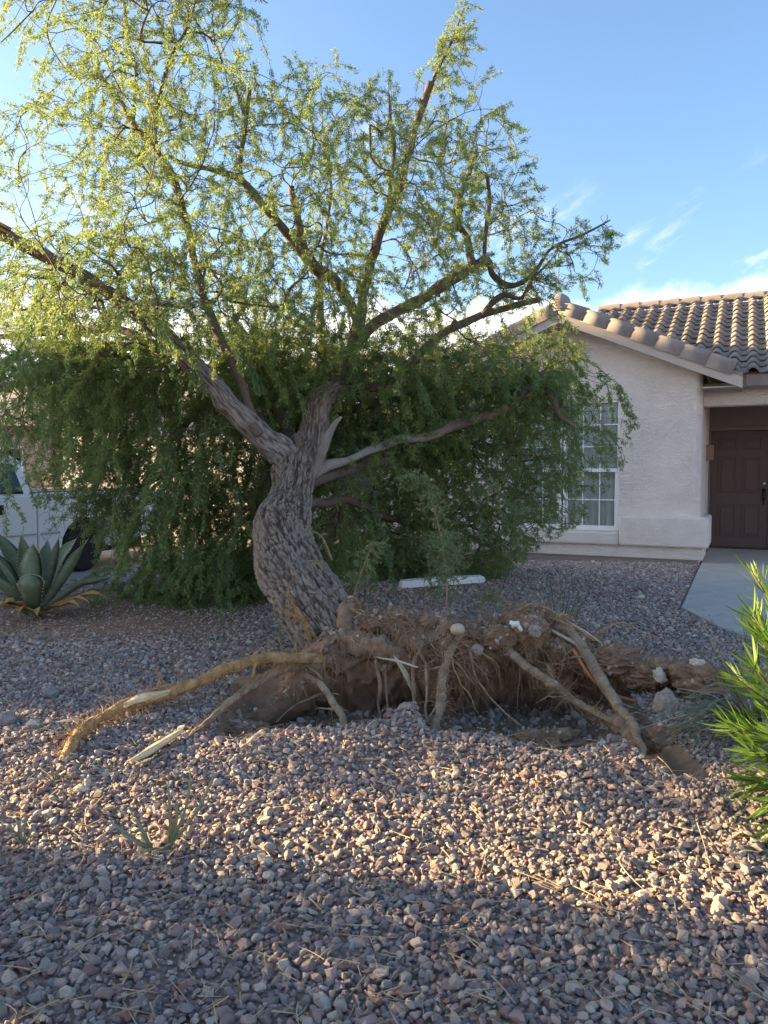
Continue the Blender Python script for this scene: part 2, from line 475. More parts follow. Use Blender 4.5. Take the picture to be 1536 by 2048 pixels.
M = dict(
    stone=m_stone(), ground=m_ground(), soil=m_soil(),
    soil_red=m_soil('fibrous_red_soil', ((.15, .085, .05), (.25, .15, .09), (.36, .23, .15))),
    bark=m_bark('trunk_bark', (.055, .040, .030), (.15, .112, .085), (.30, .245, .20), (.21, .18, .155)),
    limb=m_bark('limb_bark', (.035, .025, .020), (.095, .068, .052), (.18, .135, .105), (.15, .13, .115), 1.3),
    limb_grey=m_bark('smooth_grey_bark', (.085, .07, .062), (.185, .165, .148), (.30, .27, .245), (.33, .31, .29), .7, (1.1, 1.9)),
    twig=m_plain('twig_bark', (.135, .10, .075), .9, .3, 6),
    deadtwig=m_plain('dead_twig_bark', (.12, .105, .09), .9, .3, 6),
    root=m_root('root_bark', (.14, .095, .06), (.31, .22, .14), (.46, .34, .22)),
    root_dirt=m_root('dirty_root_bark', (.12, .075, .046), (.25, .16, .10), (.37, .255, .165)),
    root_tan=m_root('orange_root_bark', (.20, .115, .05), (.40, .25, .115), (.55, .37, .19)),
    root_hair=m_plain('root_hair', (.34, .205, .12), .9, .35, 3),
    root_hair_lt=m_plain('pale_root_hair', (.36, .25, .14), .9, .3, 3),
    wood=m_plain('bare_wood', (.66, .52, .31), .75, .18, 9, bump=.4, bscale=40),
    wood_pale=m_plain('pale_bare_wood', (.50, .41, .29), .75, .2, 14, bump=.5, bscale=40),
    leaf=m_leaf('tree_leaf', [(0, (.12, .215, .110)), (.45, (.185, .27, .095)), (.8, (.25, .295, .095)), (1, (.34, .33, .14))], (.34, .41, .11), .50),
    sprout_deep=m_leaf('fresh_strand_leaf', [(0, (.14, .225, .105)), (.5, (.19, .27, .10)), (1, (.24, .30, .10))], (.26, .38, .10), .4),
    sprout=m_leaf('sprout_leaf', [(0, (.20, .29, .13)), (1, (.30, .37, .18))], (.18, .24, .08), .45),
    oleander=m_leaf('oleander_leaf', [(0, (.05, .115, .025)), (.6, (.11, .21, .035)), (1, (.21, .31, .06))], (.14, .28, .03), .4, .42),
    strap=m_leaf('strap_leaf', [(0, (.09, .11, .06)), (.6, (.17, .19, .105)), (1, (.46, .39, .23))], (.12, .13, .06), .2, .6),
    stucco=m_stucco('stucco_wall', (.80, .71, .645)), stucco_far=m_stucco('neighbour_stucco', (.52, .40, .31)),
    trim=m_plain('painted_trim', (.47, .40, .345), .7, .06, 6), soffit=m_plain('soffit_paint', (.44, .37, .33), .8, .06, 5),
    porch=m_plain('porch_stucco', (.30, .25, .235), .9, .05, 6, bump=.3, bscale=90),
    door=m_plain('door_paint', (.105, .066, .060), .5, .06, 4), doorframe=m_plain('door_frame_paint', (.22, .175, .16), .6, .05, 4),
    metal_dark=m_plain('dark_metal', (.05, .045, .045), .4, .1, 10, .6), brass=m_plain('lock_metal', (.5, .48, .44), .3, .05, 10, .9),
    white=m_plain('white_vinyl', (.78, .78, .77), .45, .03, 5), plank=m_plain('white_plank_paint', (.74, .75, .76), .5, .06, 5),
    curtain=m_plain('curtain_cloth', (.88, .90, .89), .9, .05, 3), dark=m_plain('painted_room_shade', (.03, .03, .03), .9, .1),
    tile=m_tile('roof_tile'), terracotta=m_plain('terracotta', (.30, .17, .13), .8, .1),
    concrete=m_concrete('walk_concrete', (.50, .455, .395)), drive=m_concrete('drive_concrete', (.34, .30, .26)), found=m_concrete('foundation_concrete', (.36, .32, .29)),
    glass=m_glass('window_glass'), carglass=m_glass('tinted_glass', (.05, .06, .065), .03, .35),
    paint=m_plain('white_car_paint', (.80, .79, .76), .3, .03, 2), tyre=m_plain('tyre_rubber', (.025, .025, .026), .85, .1),
    chrome=m_plain('chrome', (.6, .6, .6), .2, .03, 4, .9), black=m_plain('black_plastic', (.015, .015, .016), .45, .1), red=m_plain('lamp_red', (.35, .02, .02), .3, .05),
    agave=m_agave('agave_leaf'), dryleaf=m_plain('dry_agave_leaf', (.42, .25, .10), .8, .35, 12), tooth=m_plain('agave_tooth', (.42, .36, .24), .7, .1),
    litter=m_plain('dry_litter', (.22, .14, .085), .9, .4, 2), straw=m_plain('straw_twig', (.40, .31, .20), .85, .3, 3),
    pebble=m_pebble(),
    cobble=m_plain('beige_cobble', (.46, .36, .27), .7, .12, 10, bump=.25, bscale=50), granite=m_plain('granite_rock', (.30, .245, .205), .9, .3, 60, bump=.7, bscale=45),
    greyrock=m_plain('grey_rock', (.22, .20, .195), .9, .25, 25, bump=.6, bscale=30), paleRock=m_plain('pale_rock', (.52, .45, .36), .85, .15, 20, bump=.4, bscale=40),
    hose=m_plain('orange_tube', (.50, .17, .085), .5, .1), pvc=m_plain('white_pvc', (.72, .70, .66), .5, .08),
)

# ------------------------------------------------------------------ ground
SOIL_L = A([[430, 1480], [480, 1470], [560, 1457], [650, 1458], [720, 1452], [790, 1425], [830, 1420], [862, 1462], [930, 1466], [1000, 1470], [1060, 1490], [1120, 1500], [1180, 1490], [1240, 1476], [1290, 1520], [1350, 1550], [1440, 1560]], float)
_lip = A([at(x, y, 1.0) for x, y in SOIL_L])
_lipY = (CAM_H - .03) / (CAM_H - _lip[:, 2]); _lipX = _lip[:, 0] * _lipY
LX0, LX1 = _lipX[0], _lipX[-1]
U = A([.423, .906])                                 # along the drive, into the lot
DRV = A([-4.2, 10.26])
HYAW = rad(-25); HC = A([4.62, 11.2])               # front corner of the house
EX, EY = A([.906, -.423]), A([.423, .906])


def drive_d(x, y): return (x - DRV[0]) * EX[0] + (y - DRV[1]) * EX[1]


def lip_y(x): return np.interp(x, _lipX, _lipY)


def hole(x, y):
    ly = lip_y(x)
    s = sstep(y, ly - .01, ly + .22) * (1 - sstep(y, 5.25, 5.9))
    return s * sstep(x, -.98, -.62) * (1 - sstep(x, 1.22, 1.55))


def gz(x, y):
    x = np.asarray(x, float); y = np.asarray(y, float)
    p = np.stack([x, y, 0 * x], -1)
    z = .022 * fbm(p * .9, 3) + .008 * fbm(p * 4.0 + 3, 2)
    z = z * (1 - sstep(y, 9.5, 11))
    z = z - .12 * (1 - sstep(drive_d(x, y), .05, 2.6)) * sstep(y, 2, 6)
    z = z - .15 * (1 - sstep(drive_d(x, y), -.6, -.02))
    ly = lip_y(x)
    inx = sstep(x, -1.15, -.6) * (1 - sstep(x, 1.8, 2.3))
    z = z + .035 * np.exp(-((y - ly + .22) / .26) ** 2) * inx
    z = z + .05 * np.exp(-((x - .16) / .12) ** 2 - ((y - 4.28) / .13) ** 2)
    z = z - .19 * hole(x, y)
    return z


def axis(lo, hi, fine, outer):
    a = np.arange(lo, hi + 1e-6, fine); g = fine * 1.35 ** np.arange(1, 40); g = np.cumsum(g); g = g[g < outer]
    return np.concatenate([(lo - g)[::-1], a, hi + g])


gx, gy = axis(-3.2, 3.4, .04, 600), axis(1.2, 8.0, .04, 600)
GX, GY = np.meshgrid(gx, gy); GZ = gz(GX, GY)
nx, ny = len(gx), len(gy)
gi = np.arange(nx * ny).reshape(ny, nx)
gf = np.stack([gi[:-1, :-1], gi[:-1, 1:], gi[1:, 1:], gi[1:, :-1]], -1).reshape(-1, 4)
litter_zone = (1 - sstep(GX, -2.2, -.3)) * sstep(GY, 5.6, 6.6) * (1 - sstep(GY, 8.8, 9.6)) + sstep(GY, 7.3, 8.2) * (1 - sstep(GY, 9.2, 10)) * (1 - sstep(GX, 1.2, 2.2))
soil_m = np.clip(hole(GX, GY) * 3 + np.exp(-((GX - .45) / 1.5) ** 4 - ((GY - 4.9) / .95) ** 4) * .9 + .75 * litter_zone, 0, 1)
soil_m = np.clip(soil_m + (1 - sstep(GY, 9, 10)) * .55, 0, 1)
ground = mesh_obj('ground', np.stack([GX, GY, GZ], -1).reshape(-1, 3), gf, M['ground'], tint=soil_m.ravel(), kind='structure')


# --- stones: two dozen angular shapes, used by the near stones, the gravel and the pebbles
def stone_mesh(k, bev=True):
    rg = np.random.default_rng(100 + k)
    n = 13 + k % 8
    p = rg.normal(size=(n, 3)); p /= np.linalg.norm(p, axis=1)[:, None]; p *= rg.uniform(.82, 1.08, (n, 1))
    p *= A([rg.uniform(.95, 1.3), rg.uniform(.78, 1.0), rg.uniform(.58, .82)])
    bm = bmesh.new()
    for q in p: bm.verts.new(q)
    r = bmesh.ops.convex_hull(bm, input=bm.verts)
    bmesh.ops.delete(bm, geom=[v for v in bm.verts if not v.link_faces], context='VERTS')
    if bev:
        bmesh.ops.dissolve_limit(bm, angle_limit=rad(14), verts=bm.verts, edges=bm.edges)
        bmesh.ops.bevel(bm, geom=list(bm.edges), offset=.085, segments=2, affect='EDGES', profile=.6, clamp_overlap=True)
        bmesh.ops.triangulate(bm, faces=[f for f in bm.faces if len(f.verts) > 4])
    me = bpy.data.meshes.new('stone'); bm.to_mesh(me); bm.free()
    if bev:
        pass
    me.materials.append(M['stone'])
    return me


STONES = [stone_mesh(k) for k in range(24)]
LOW = []
for k in range(8):
    m_ = stone_mesh(k, False)
    LOW.append((A([v.co[:] for v in m_.vertices]), [tuple(f.vertices) for f in m_.polygons])); bpy.data.meshes.remove(m_)


def allowed(x, y):
    ok = (hole(x, y) < .12)
    ok &= ~((x > -.75) & (x < 1.95) & (y > 4.6) & (y < 5.7))
    d = (x - HC[0]) * EX[0] + (y - HC[1]) * EX[1]; e = (x - HC[0]) * EY[0] + (y - HC[1]) * EY[1]
    ok &= ~((e > -.13) & (d < .12)) & ~(e > .2)
    ok &= ~((d > 0) & (d < 1.72) & (e > -4.13) | (d > .02 + .55 * np.clip(-e - 4.1, 0, 9)) & (e > -6.9) & (e < -4.1) & (d < 2.6))
    ok &= drive_d(x, y) > .03
    return ok


def lattice(sp_, ya, yb):
    ii, jj = np.meshgrid(np.arange(int(13 / sp_)), np.arange(int((yb - ya) / (sp_ * .866))))
    x = (ii * sp_ + (jj % 2) * sp_ / 2 - 6.5).ravel(); y = (ya + jj * sp_ * .866).ravel()
    return x + RG.normal(0, sp_ * .26, x.shape), y + RG.normal(0, sp_ * .26, y.shape)
xa, ya = lattice(.0200, 1.45, 5.2); xb, yb = lattice(.027, 5.2, 11.6)
X, Yv = np.concatenate([xa, xb]), np.concatenate([ya, yb])
keep = (np.abs(X) < .5 * Yv + .75) & allowed(X, Yv)
lz = (1 - sstep(X, -2.2, -.3)) * sstep(Yv, 5.6, 6.6) * (1 - sstep(Yv, 8.8, 9.6))
keep &= RG.random(X.shape) < 1 - .72 * lz
patch = fbm(np.stack([X * 1.4, Yv * 1.4, 0 * X], -1) + 40, 3)
keep &= RG.random(X.shape) < np.where(patch < -.55, .72, 1.0)
X, Yv, lz = X[keep], Yv[keep], lz[keep]
S = RG.lognormal(0, .33, X.shape) * .0122; S = np.clip(S, .0055, .026); S = np.where(Yv > 5.2, S * 1.25, S)
S = S * (1 - .35 * lz)
Z = gz(X, Yv) + S * RG.uniform(-.15, .85, X.shape)
ROT = np.stack([RG.normal(0, .45, X.shape), RG.normal(0, .45, X.shape), RG.uniform(0, 6.28, X.shape)], -1)
inview = (np.abs(X) < .5 * Yv - .01) & (Yv > 1.78)
near = np.argsort(np.where(inview, Yv - 25 * (S - .02), 99))[:300]
isnear = np.zeros(len(X), bool); isnear[near] = True
src = bpy.data.collections.new('gravel_shapes')
first = []
for c, i in enumerate(near):
    o = bpy.data.objects.new('stone', STONES[c % 24]); COL.objects.link(o); o.parent = ground
    o.location = (X[i], Yv[i], Z[i]); o.rotation_euler = ROT[i]; o.scale = [S[i]] * 3
    if c < 24: first.append(o)
for o in first: src.objects.link(o)
R2 = ~isnear
gm = bpy.data.meshes.new('gravel'); gm.vertices.add(int(R2.sum()))
gm.vertices.foreach_set('co', np.stack([X[R2], Yv[R2], Z[R2]], -1).ravel())
for nm, ty, dat, key in (('rot', 'FLOAT_VECTOR', ROT[R2].ravel(), 'vector'), ('scl', 'FLOAT', S[R2], 'value'), ('idx', 'INT', RG.integers(0, 24, int(R2.sum())), 'value')):
    a_ = gm.attributes.new(nm, ty, 'POINT'); a_.data.foreach_set(key, np.asarray(dat, np.int32 if ty == 'INT' else np.float32))
gravel = bpy.data.objects.new('gravel', gm); COL.objects.link(gravel); gravel['kind'] = 'stuff'
gm.materials.append(M['stone'])
gn = bpy.data.node_groups.new('gravel_scatter', 'GeometryNodeTree')
gn.interface.new_socket('Geometry', in_out='INPUT', socket_type='NodeSocketGeometry')
gn.interface.new_socket('Geometry', in_out='OUTPUT', socket_type='NodeSocketGeometry')
gi_, go_ = gn.nodes.new('NodeGroupInput'), gn.nodes.new('NodeGroupOutput')
iop = gn.nodes.new('GeometryNodeInstanceOnPoints'); ci = gn.nodes.new('GeometryNodeCollectionInfo')
ci.inputs['Collection'].default_value = src; ci.inputs['Separate Children'].default_value = True; ci.inputs['Reset Children'].default_value = True
def gattr(n, ty):
    k = gn.nodes.new('GeometryNodeInputNamedAttribute'); k.data_type = ty; k.inputs['Name'].default_value = n
    return [s for s in k.outputs if s.enabled and s.name == 'Attribute'][0]
gn.links.new(gi_.outputs[0], iop.inputs['Points']); gn.links.new(ci.outputs[0], iop.inputs['Instance'])
iop.inputs['Pick Instance'].default_value = True
gn.links.new(gattr('idx', 'INT'), iop.inputs['Instance Index'])
gn.links.new(gattr('rot', 'FLOAT_VECTOR'), iop.inputs['Rotation']); gn.links.new(gattr('scl', 'FLOAT'), iop.inputs['Scale'])
gn.links.new(iop.outputs[0], go_.inputs[0])
md = gravel.modifiers.new('scatter', 'NODES'); md.node_group = gn


def rotm(e):
    cx, sx, cy, sy, cz, sz = np.cos(e[:, 0]), np.sin(e[:, 0]), np.cos(e[:, 1]), np.sin(e[:, 1]), np.cos(e[:, 2]), np.sin(e[:, 2])
    return np.stack([np.stack([cz * cy, cz * sy * sx - sz * cx, cz * sy * cx + sz * sx], -1), np.stack([sz * cy, sz * sy * sx + cz * cx, sz * sy * cx - cz * sx], -1), np.stack([-sy, cy * sx, cy * cx], -1)], 1)


def pebbles(mb, pts, sizes):
    R_ = rotm(RG.uniform(0, 6.28, (len(pts), 3)))
    for i, p in enumerate(pts):
        v, f = LOW[RG.integers(0, 8)]
        mb.add(v @ R_[i].T * sizes[i] + p, f)
    return mb


# ------------------------------------------------------------------ walk and drive
walk = bpy.data.objects.new('walkway', None); COL.objects.link(walk); walk['kind'] = 'structure'
walk.location = (HC[0], HC[1], 0); walk.rotation_euler = (0, 0, HYAW)
for poly in ([(.03, -1.19), (1.7, -1.19), (1.7, 2.45), (.03, 2.45)], [(.03, -4.10), (1.7, -4.10), (1.7, -1.205), (.03, -1.205)], [(.04, -4.115), (.40, -5.0), (1.15, -6.0), (2.1, -6.9), (3.4, -6.0), (2.2, -4.9), (1.7, -4.115)]):
    MB().prism(poly, -.12, .035, 2).make('slab', M['concrete'], walk, smooth=False, bevel=.008)
dp = []
for s_, w_ in ((-14, 0), (3.4, 0), (3.4, -5.6), (-14, -5.6)):
    q = DRV + U * s_ + EX * w_; dp.append((q[0], q[1]))
MB().prism(dp, -.3, -.105, 2).make('driveway', M['drive'], smooth=False, bevel=.01, kind='structure')

# ------------------------------------------------------------------ house (local frame: x along the facade, y into the lot, z up)
house = thing('house', 'beige stucco house with brown tile roof, gable wing and recessed brown front door', 'house', (HC[0], HC[1], 0), HYAW)
PK, PX, SLP = 3.70, -2.02, .44                     # wall peak height, its x, roof slope
def roofline(x): return PK - abs(x - PX) * SLP
WX0, WX1, WZ0, WZ1 = -2.89, -1.15, .46, 2.46
w = MB()
y0, y1 = 0, .12
for a, b in ((-4.04, WX0), (WX1, -.09)):
    w.prism([(a, 0), (b, 0), (b, roofline(b)), (a, roofline(a))], y0, y1)
w.prism([(WX0, 0), (WX1, 0), (WX1, WZ0 - .0), (WX0, WZ0 - .0)], y0, y1)
w.prism([(WX0, WZ1), (WX1, WZ1), (WX1, roofline(WX1)), (PX, PK), (WX0, roofline(WX0))], y0, y1)
w.make('wall', M['stucco'], house, smooth=False)
# rounded corner and the side wall of the wing
c_ = MB(); arc = [(-.09 + .09 * math.sin(a), .09 - .09 * math.cos(a)) for a in np.linspace(0, math.pi / 2, 9)]
c_.prism(arc + [(0, 3.0), (-.12, 3.0), (-.12, .12), (-.09, .12)], 0, 2.86, 2)
c_.make('wall', M['stucco'], house, smooth=False)
# main walls: porch back wall, garage wing and the stretch behind the tree
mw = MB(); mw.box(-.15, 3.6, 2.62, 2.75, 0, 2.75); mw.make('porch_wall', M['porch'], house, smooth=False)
mw = MB(); mw.box(-7.0, -4.04, 1.8, 1.95, 0, 2.75); mw.box(-13.4, -7.0, .6, .75, -.2, 2.7); mw.box(-7.0, -6.85, .75, 1.8, 0, 2.7)
mw.box(-4.04, -3.92, .12, 4.0, 0, 2.85); mw.box(-7.0, 8, 9.6, 9.75, 0, 2.75)
mw.make('wall', M['stucco'], house, smooth=False)
# porch: beam, ceiling, far post
pb = MB(); pb.box(.0, 3.7, .28, .55, 2.33, 2.66); pb.make('porch_beam', M['stucco'], house, smooth=False, bevel=.012)
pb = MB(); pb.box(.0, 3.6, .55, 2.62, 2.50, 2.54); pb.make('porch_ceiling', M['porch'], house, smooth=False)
pb = MB(); pb.box(3.3, 3.7, .2, .6, 0, 2.33); pb.make('porch_post', M['stucco'], house, smooth=False, bevel=.03)
# plinth bands and foundation
pl = MB(); pl.box(-1.13, .125, -.14, .9, .25, .70); pl.box(-4.1, -1.131, -.138, .0, .25, .445)
pl.make('plinth_band', M['stucco'], house, smooth=False, bevel=.028)
pl = MB(); pl.box(-4.08, .05, -.075, .9, .065, .252); pl.make('plinth_base', M['stucco'], house, smooth=False, bevel=.018)
pl = MB(); pl.box(-4.05, -.02, -.02, .9, -.1, .07); pl.make('foundation', M['found'], house, smooth=False, bevel=.01)
# a raised stucco surround right of the window
MB().box(WX1, -.98, -.006, .02, .702, 2.62).make('window_surround', M['stucco'], house, smooth=False)

# windows: two sash units side by side
yf = .035
for (a, b) in ((WX0, (WX0 + WX1) / 2 - .012), ((WX0 + WX1) / 2 + .012, WX1)):
    zm = 1.385
    f = MB(); fw = .042
    f.box(a, a + fw, yf, yf + .07, WZ0, WZ1); f.box(b - fw, b, yf, yf + .07, WZ0, WZ1)
    f.box(a + fw, b - fw, yf, yf + .07, WZ0, WZ0 + fw); f.box(a + fw, b - fw, yf, yf + .07, WZ1 - fw, WZ1)
    f.box(a + fw, b - fw, yf - .004, yf + .06, zm - .028, zm + .028)
    win = f.make('window', M['white'], house, smooth=False, bevel=.004)
    f = MB(); sw = .03
    f.box(a + fw, a + fw + sw, yf + .008, yf + .05, WZ0 + fw, zm - .028); f.box(b - fw - sw, b - fw, yf + .008, yf + .05, WZ0 + fw, zm - .028)
    f.box(a + fw + sw, b - fw - sw, yf + .008, yf + .05, WZ0 + fw, WZ0 + fw + sw)
    f.make('lower_sash', M['white'], win, smooth=False, bevel=.003)
    lo, hi = a + fw, b - fw
    for k in (1, 2):
        xm = lo + (hi - lo) * k / 3
        MB().box(xm - .009, xm + .009, yf + .022, yf + .034, WZ0 + fw, zm - .028).make('muntin', M['white'], win, smooth=False)
        MB().box(xm - .009, xm + .009, yf + .022, yf + .034, zm + .028, WZ1 - fw).make('muntin', M['white'], win, smooth=False)
    for (z0, z1) in ((WZ0 + fw, zm - .028), (zm + .028, WZ1 - fw)):
        n = 2 if z0 < 1 else 3
        for k in range(1, n):
            zz = z0 + (z1 - z0) * k / n
            MB().box(lo, hi, yf + .020, yf + .036, zz - .009, zz + .009).make('muntin', M['white'], win, smooth=False)
        for k in range(3):
            for q in range(n):
                xa, xb = lo + (hi - lo) * k / 3, lo + (hi - lo) * (k + 1) / 3
                za, zb = z0 + (z1 - z0) * q / n, z0 + (z1 - z0) * (q + 1) / n
                mesh_obj('pane', [(xa, yf + .029, za), (xb, yf + .029, za), (xb, yf + .029, zb), (xa, yf + .029, zb)], [(0, 1, 2, 3)], M['glass'], win, smooth=False)
    xs = np.linspace(a + .02, b - .02, 150)
    dep = .125 + .030 * np.sin((xs - a) * 62 + 2.2 * np.sin(xs * 9)) + .012 * np.sin(xs * 140)
    v = [(x, d, WZ0 + .01) for x, d in zip(xs, dep)] + [(x, .125 + (d - .125) * .7, WZ1) for x, d in zip(xs, dep)]
    mesh_obj('curtain', v, [(i, i + 1, i + 151, i + 150) for i in range(149)], M['curtain'], win)
MB().box(WX0 - .02, WX1 + .02, yf - .035, yf + .1, WZ0 - .018, WZ0 - .001).make('window_sill', M['stucco'], house, smooth=False, bevel=.006)
MB().box(WX0 - .15, WX1 + .15, .9, .95, .2, 2.7).make('room_shade_panel', M['dark'], house, smooth=False)  # near-black panel paints the shade of the room behind the curtains

# front door
DX0, DX1, DY, DZ1 = .035, .955, 2.50, 2.07
fr = MB(); fr.box(DX0 - .075, DX0 - .004, DY - .0, DY + .12, .035, DZ1 + .075); fr.box(DX1 + .004, DX1 + .075, DY, DY + .12, .035, DZ1 + .075); fr.box(DX0 - .004, DX1 + .004, DY, DY + .12, DZ1 + .004, DZ1 + .075)
fr.make('door_frame', M['doorframe'], house, smooth=False, bevel=.006)
door = MB().box(DX0, DX1, DY + .045, DY + .09, .055, DZ1).make('door', M['door'], house, smooth=False, bevel=.003)
for k in (0, 1):
    xa = DX0 + .12 + k * .385; xb = xa + .295
    for (za, zb) in ((.24, .80), (1.0, 1.62), (1.74, 1.94)):
        p = MB(); e = .022
        p.box(xa, xa + e, DY + .032, DY + .046, za, zb); p.box(xb - e, xb, DY + .032, DY + .046, za, zb)
        p.box(xa + e, xb - e, DY + .032, DY + .046, za, za + e); p.box(xa + e, xb - e, DY + .032, DY + .046, zb - e, zb)
        p.box(xa + .055, xb - .055, DY + .030, DY + .046, za + .055, zb - .055)
        p.make('door_panel', M['door'], door, smooth=False, bevel=.006)
def lathe(mb, prof, c, axis, n=16):
    an = np.linspace(0, 2 * math.pi, n, endpoint=False); v = []
    for r, h in prof:
        for a in an:
            q = (r * math.cos(a), r * math.sin(a), h)
            v.append({2: q, 1: (q[0], h, q[1]), 0: (h, q[0], q[1])}[axis])
    v = A(v) + A(c); f = []
    for i in range(len(prof) - 1):
        for j in range(n):
            k = (j + 1) % n; f.append((i * n + j, i * n + k, (i + 1) * n + k, (i + 1) * n + j))
    f.append(tuple(range(n))); f.append(tuple(range((len(prof) - 1) * n, len(prof) * n)))
    return mb.add(v, f)
lathe(MB(), [(.032, .045), (.032, .03), (.024, .018), (.005, .016)], (DX1 - .07, DY, 1.16), 1).make('deadbolt', M['brass'], door)
h = MB(); h.box(DX1 - .10, DX1 - .045, DY + .034, DY + .046, .88, 1.08)
h.tube(spline([(DX1 - .07, DY + .03, 1.05), (DX1 - .07, DY - .03, 1.02), (DX1 - .07, DY - .035, .90), (DX1 - .07, DY + .03, .80)], 14), .011, 8)
h.make('handle', M['metal_dark'], door)
MB().box(DX0 - .08, DX1 + .08, DY - .06, DY + .1, .034, .058).make('threshold', M['metal_dark'], house, smooth=False, bevel=.004)
MB().box(.002, .11, 1.55, 1.72, 1.55, 1.80).make('porch_lamp', M['terracotta'], house, smooth=False, bevel=.01)

# ---- roofs
cs, sn = math.cos(math.atan(SLP)), math.sin(math.atan(SLP))
EAVE_Y, EAVE_Z, RIDGE_Y = -.16, 2.77, 4.05
def roof_z(y): return EAVE_Z + (y - EAVE_Y) * SLP
rf = MB()
rf.add([(-2.2, 2.4, roof_z(2.4) - .06), (.56, EAVE_Y + .05, roof_z(EAVE_Y + .05) - .06), (7, EAVE_Y + .05, roof_z(EAVE_Y + .05) - .06), (7, RIDGE_Y, roof_z(RIDGE_Y) - .06), (-2.2, RIDGE_Y, roof_z(RIDGE_Y) - .06),
        (7, 2 * RIDGE_Y - EAVE_Y, EAVE_Z - .06), (-2.2, 2 * RIDGE_Y - EAVE_Y, EAVE_Z - .06)], [(0, 1, 2, 3, 4), (4, 3, 5, 6), (0, 4, 6)])
rf.box(.56, 7, EAVE_Y + .06, EAVE_Y + .09, EAVE_Z - .2, EAVE_Z - .05)
# wing roof deck and the garage roof behind the tree
wr = lambda x: PK + .14 - abs(x - PX) * SLP
EV = .52
for sgn in (-1, 1):
    xe = PX + sgn * (2.02 + EV)
    rf.add([(PX, -.36, wr(PX)), (xe, -.36, wr(xe)), (xe, 3.2, wr(xe)), (PX, 3.2, wr(PX)), (PX, -.36, wr(PX) - .05), (xe, -.36, wr(xe) - .05), (xe, 3.2, wr(xe) - .05), (PX, 3.2, wr(PX) - .05)],
           [(0, 1, 2, 3), (4, 5, 6, 7), (0, 1, 5, 4), (1, 2, 6, 5)])
rf.add([(-13.9, .15, 2.66), (-6.5, .15, 2.66), (-6.5, 5, 4.3), (-13.9, 5, 4.3), (-3.9, 1.4, 2.72), (-3.9, 5, 4.25), (-6.5, 1.4, 2.72), (-6.5, 5, 4.25)], [(0, 1, 2, 3), (6, 4, 5, 7)])
roof = rf.make('roof', M['tile'], house, smooth=False)

PITCHX, EXPO = .25, .30
def s_tile():
    nx_ = 13; xs = np.linspace(0, PITCHX + .02, nx_); L = EXPO + .06
    def prof(x):
        u = x / PITCHX
        return np.where(u < .62, .068 * np.sin(np.clip(u / .62, 0, 1) * math.pi) ** .8, -.012 * np.sin(np.clip((u - .62) / .38, 0, 1) * math.pi))
    zt = prof(xs); v = []
    for (yy, lift) in ((0, .045), (L, .006)):
        v += [(x, yy, z + lift) for x, z in zip(xs, zt)] + [(x, yy, z + lift - .018) for x, z in zip(xs, zt)]
    f = []
    for i in range(nx_ - 1):
        a, b, c, d = i, i + 1, 2 * nx_ + i + 1, 2 * nx_ + i
        f.append((a, b, c, d)); f.append((nx_ + i, d + nx_, c + nx_, nx_ + i + 1)); f.append((a, nx_ + i, nx_ + i + 1, b))
    me = bpy.data.meshes.new('roof_tile'); me.from_pydata(v, [], f); me.materials.append(M['tile'])
    for i, p in enumerate(me.polygons): p.use_smooth = (i % 3 != 2)
    return me
TM = s_tile(); ang = math.atan(SLP)
nrow = int((RIDGE_Y - EAVE_Y) / cs / EXPO + .5) + 1
def tile_at(i, k):
    s_ = k * EXPO - .03
    return (-2.18 + i * PITCHX, EAVE_Y + s_ * cs, EAVE_Z + s_ * sn - .045)
vis = []
for i in range(15):
    for k in range(nrow): vis.append((i, k))
for (i, k) in vis:
    tx, ty, tz = tile_at(i, k)
    if tx < PX + 2.02 + .52 and tz + .16 < PK + .14 - abs(tx + .1 - PX) * SLP: continue
    o = bpy.data.objects.new('roof_tile', TM); COL.objects.link(o); o.parent = roof
    o.location = A(tile_at(i, k)) + RG.normal(0, .0025, 3); o.rotation_euler = (ang, RG.normal(0, .004), RG.normal(0, .006))
rest = MB(); tv = A([v.co[:] for v in TM.vertices]); tf = [tuple(p.vertices) for p in TM.polygons]
Rm = A(Matrix.Rotation(ang, 3, 'X'))
for i in range(15, 35):
    for k in range(nrow): rest.add(tv @ Rm.T + tile_at(i, k), tf)
rest.make('far_roof_tiles', M['tile'], roof, kind='stuff')

def barrel(L, r, leg, thick=.02, flare=1.0):
    """Half-round cap tile along +y with two short legs, open below."""
    prof = [(-r, -leg)] + [(-r * math.cos(a), r * .8 * math.sin(a)) for a in np.linspace(0, math.pi, 9)] + [(r, -leg)]
    inn = [(x * (1 - thick / r), z - thick * .8) for x, z in prof]; n = len(prof); v = []
    for yy, k in ((0, flare), (L, 1.0)):
        v += [(x * k, yy, z * k) for x, z in prof] + [(x * k, yy, z * k) for x, z in inn]
    f = []
    for i in range(n - 1):
        f.append((i, i + 1, 2 * n + i + 1, 2 * n + i)); f.append((n + i, 3 * n + i, 3 * n + i + 1, n + i + 1)); f.append((i, n + i, n + i + 1, i + 1)); f.append((2 * n + i, 2 * n + i + 1, 3 * n + i + 1, 3 * n + i))
    return v, f
# ridge tiles of the main roof
v, f = barrel(.42, .095, .045, .02, 1.06)
rm = bpy.data.meshes.new('ridge_tile'); rm.from_pydata(v, [], f); rm.materials.append(M['tile'])
for k in range(18):
    o = bpy.data.objects.new('ridge_tile', rm); COL.objects.link(o); o.parent = roof
    o.location = (1.95 + .37 * 6 - .37 * k + .37, RIDGE_Y, roof_z(RIDGE_Y) + .045); o.rotation_euler = (rad(-3), 0, rad(90))
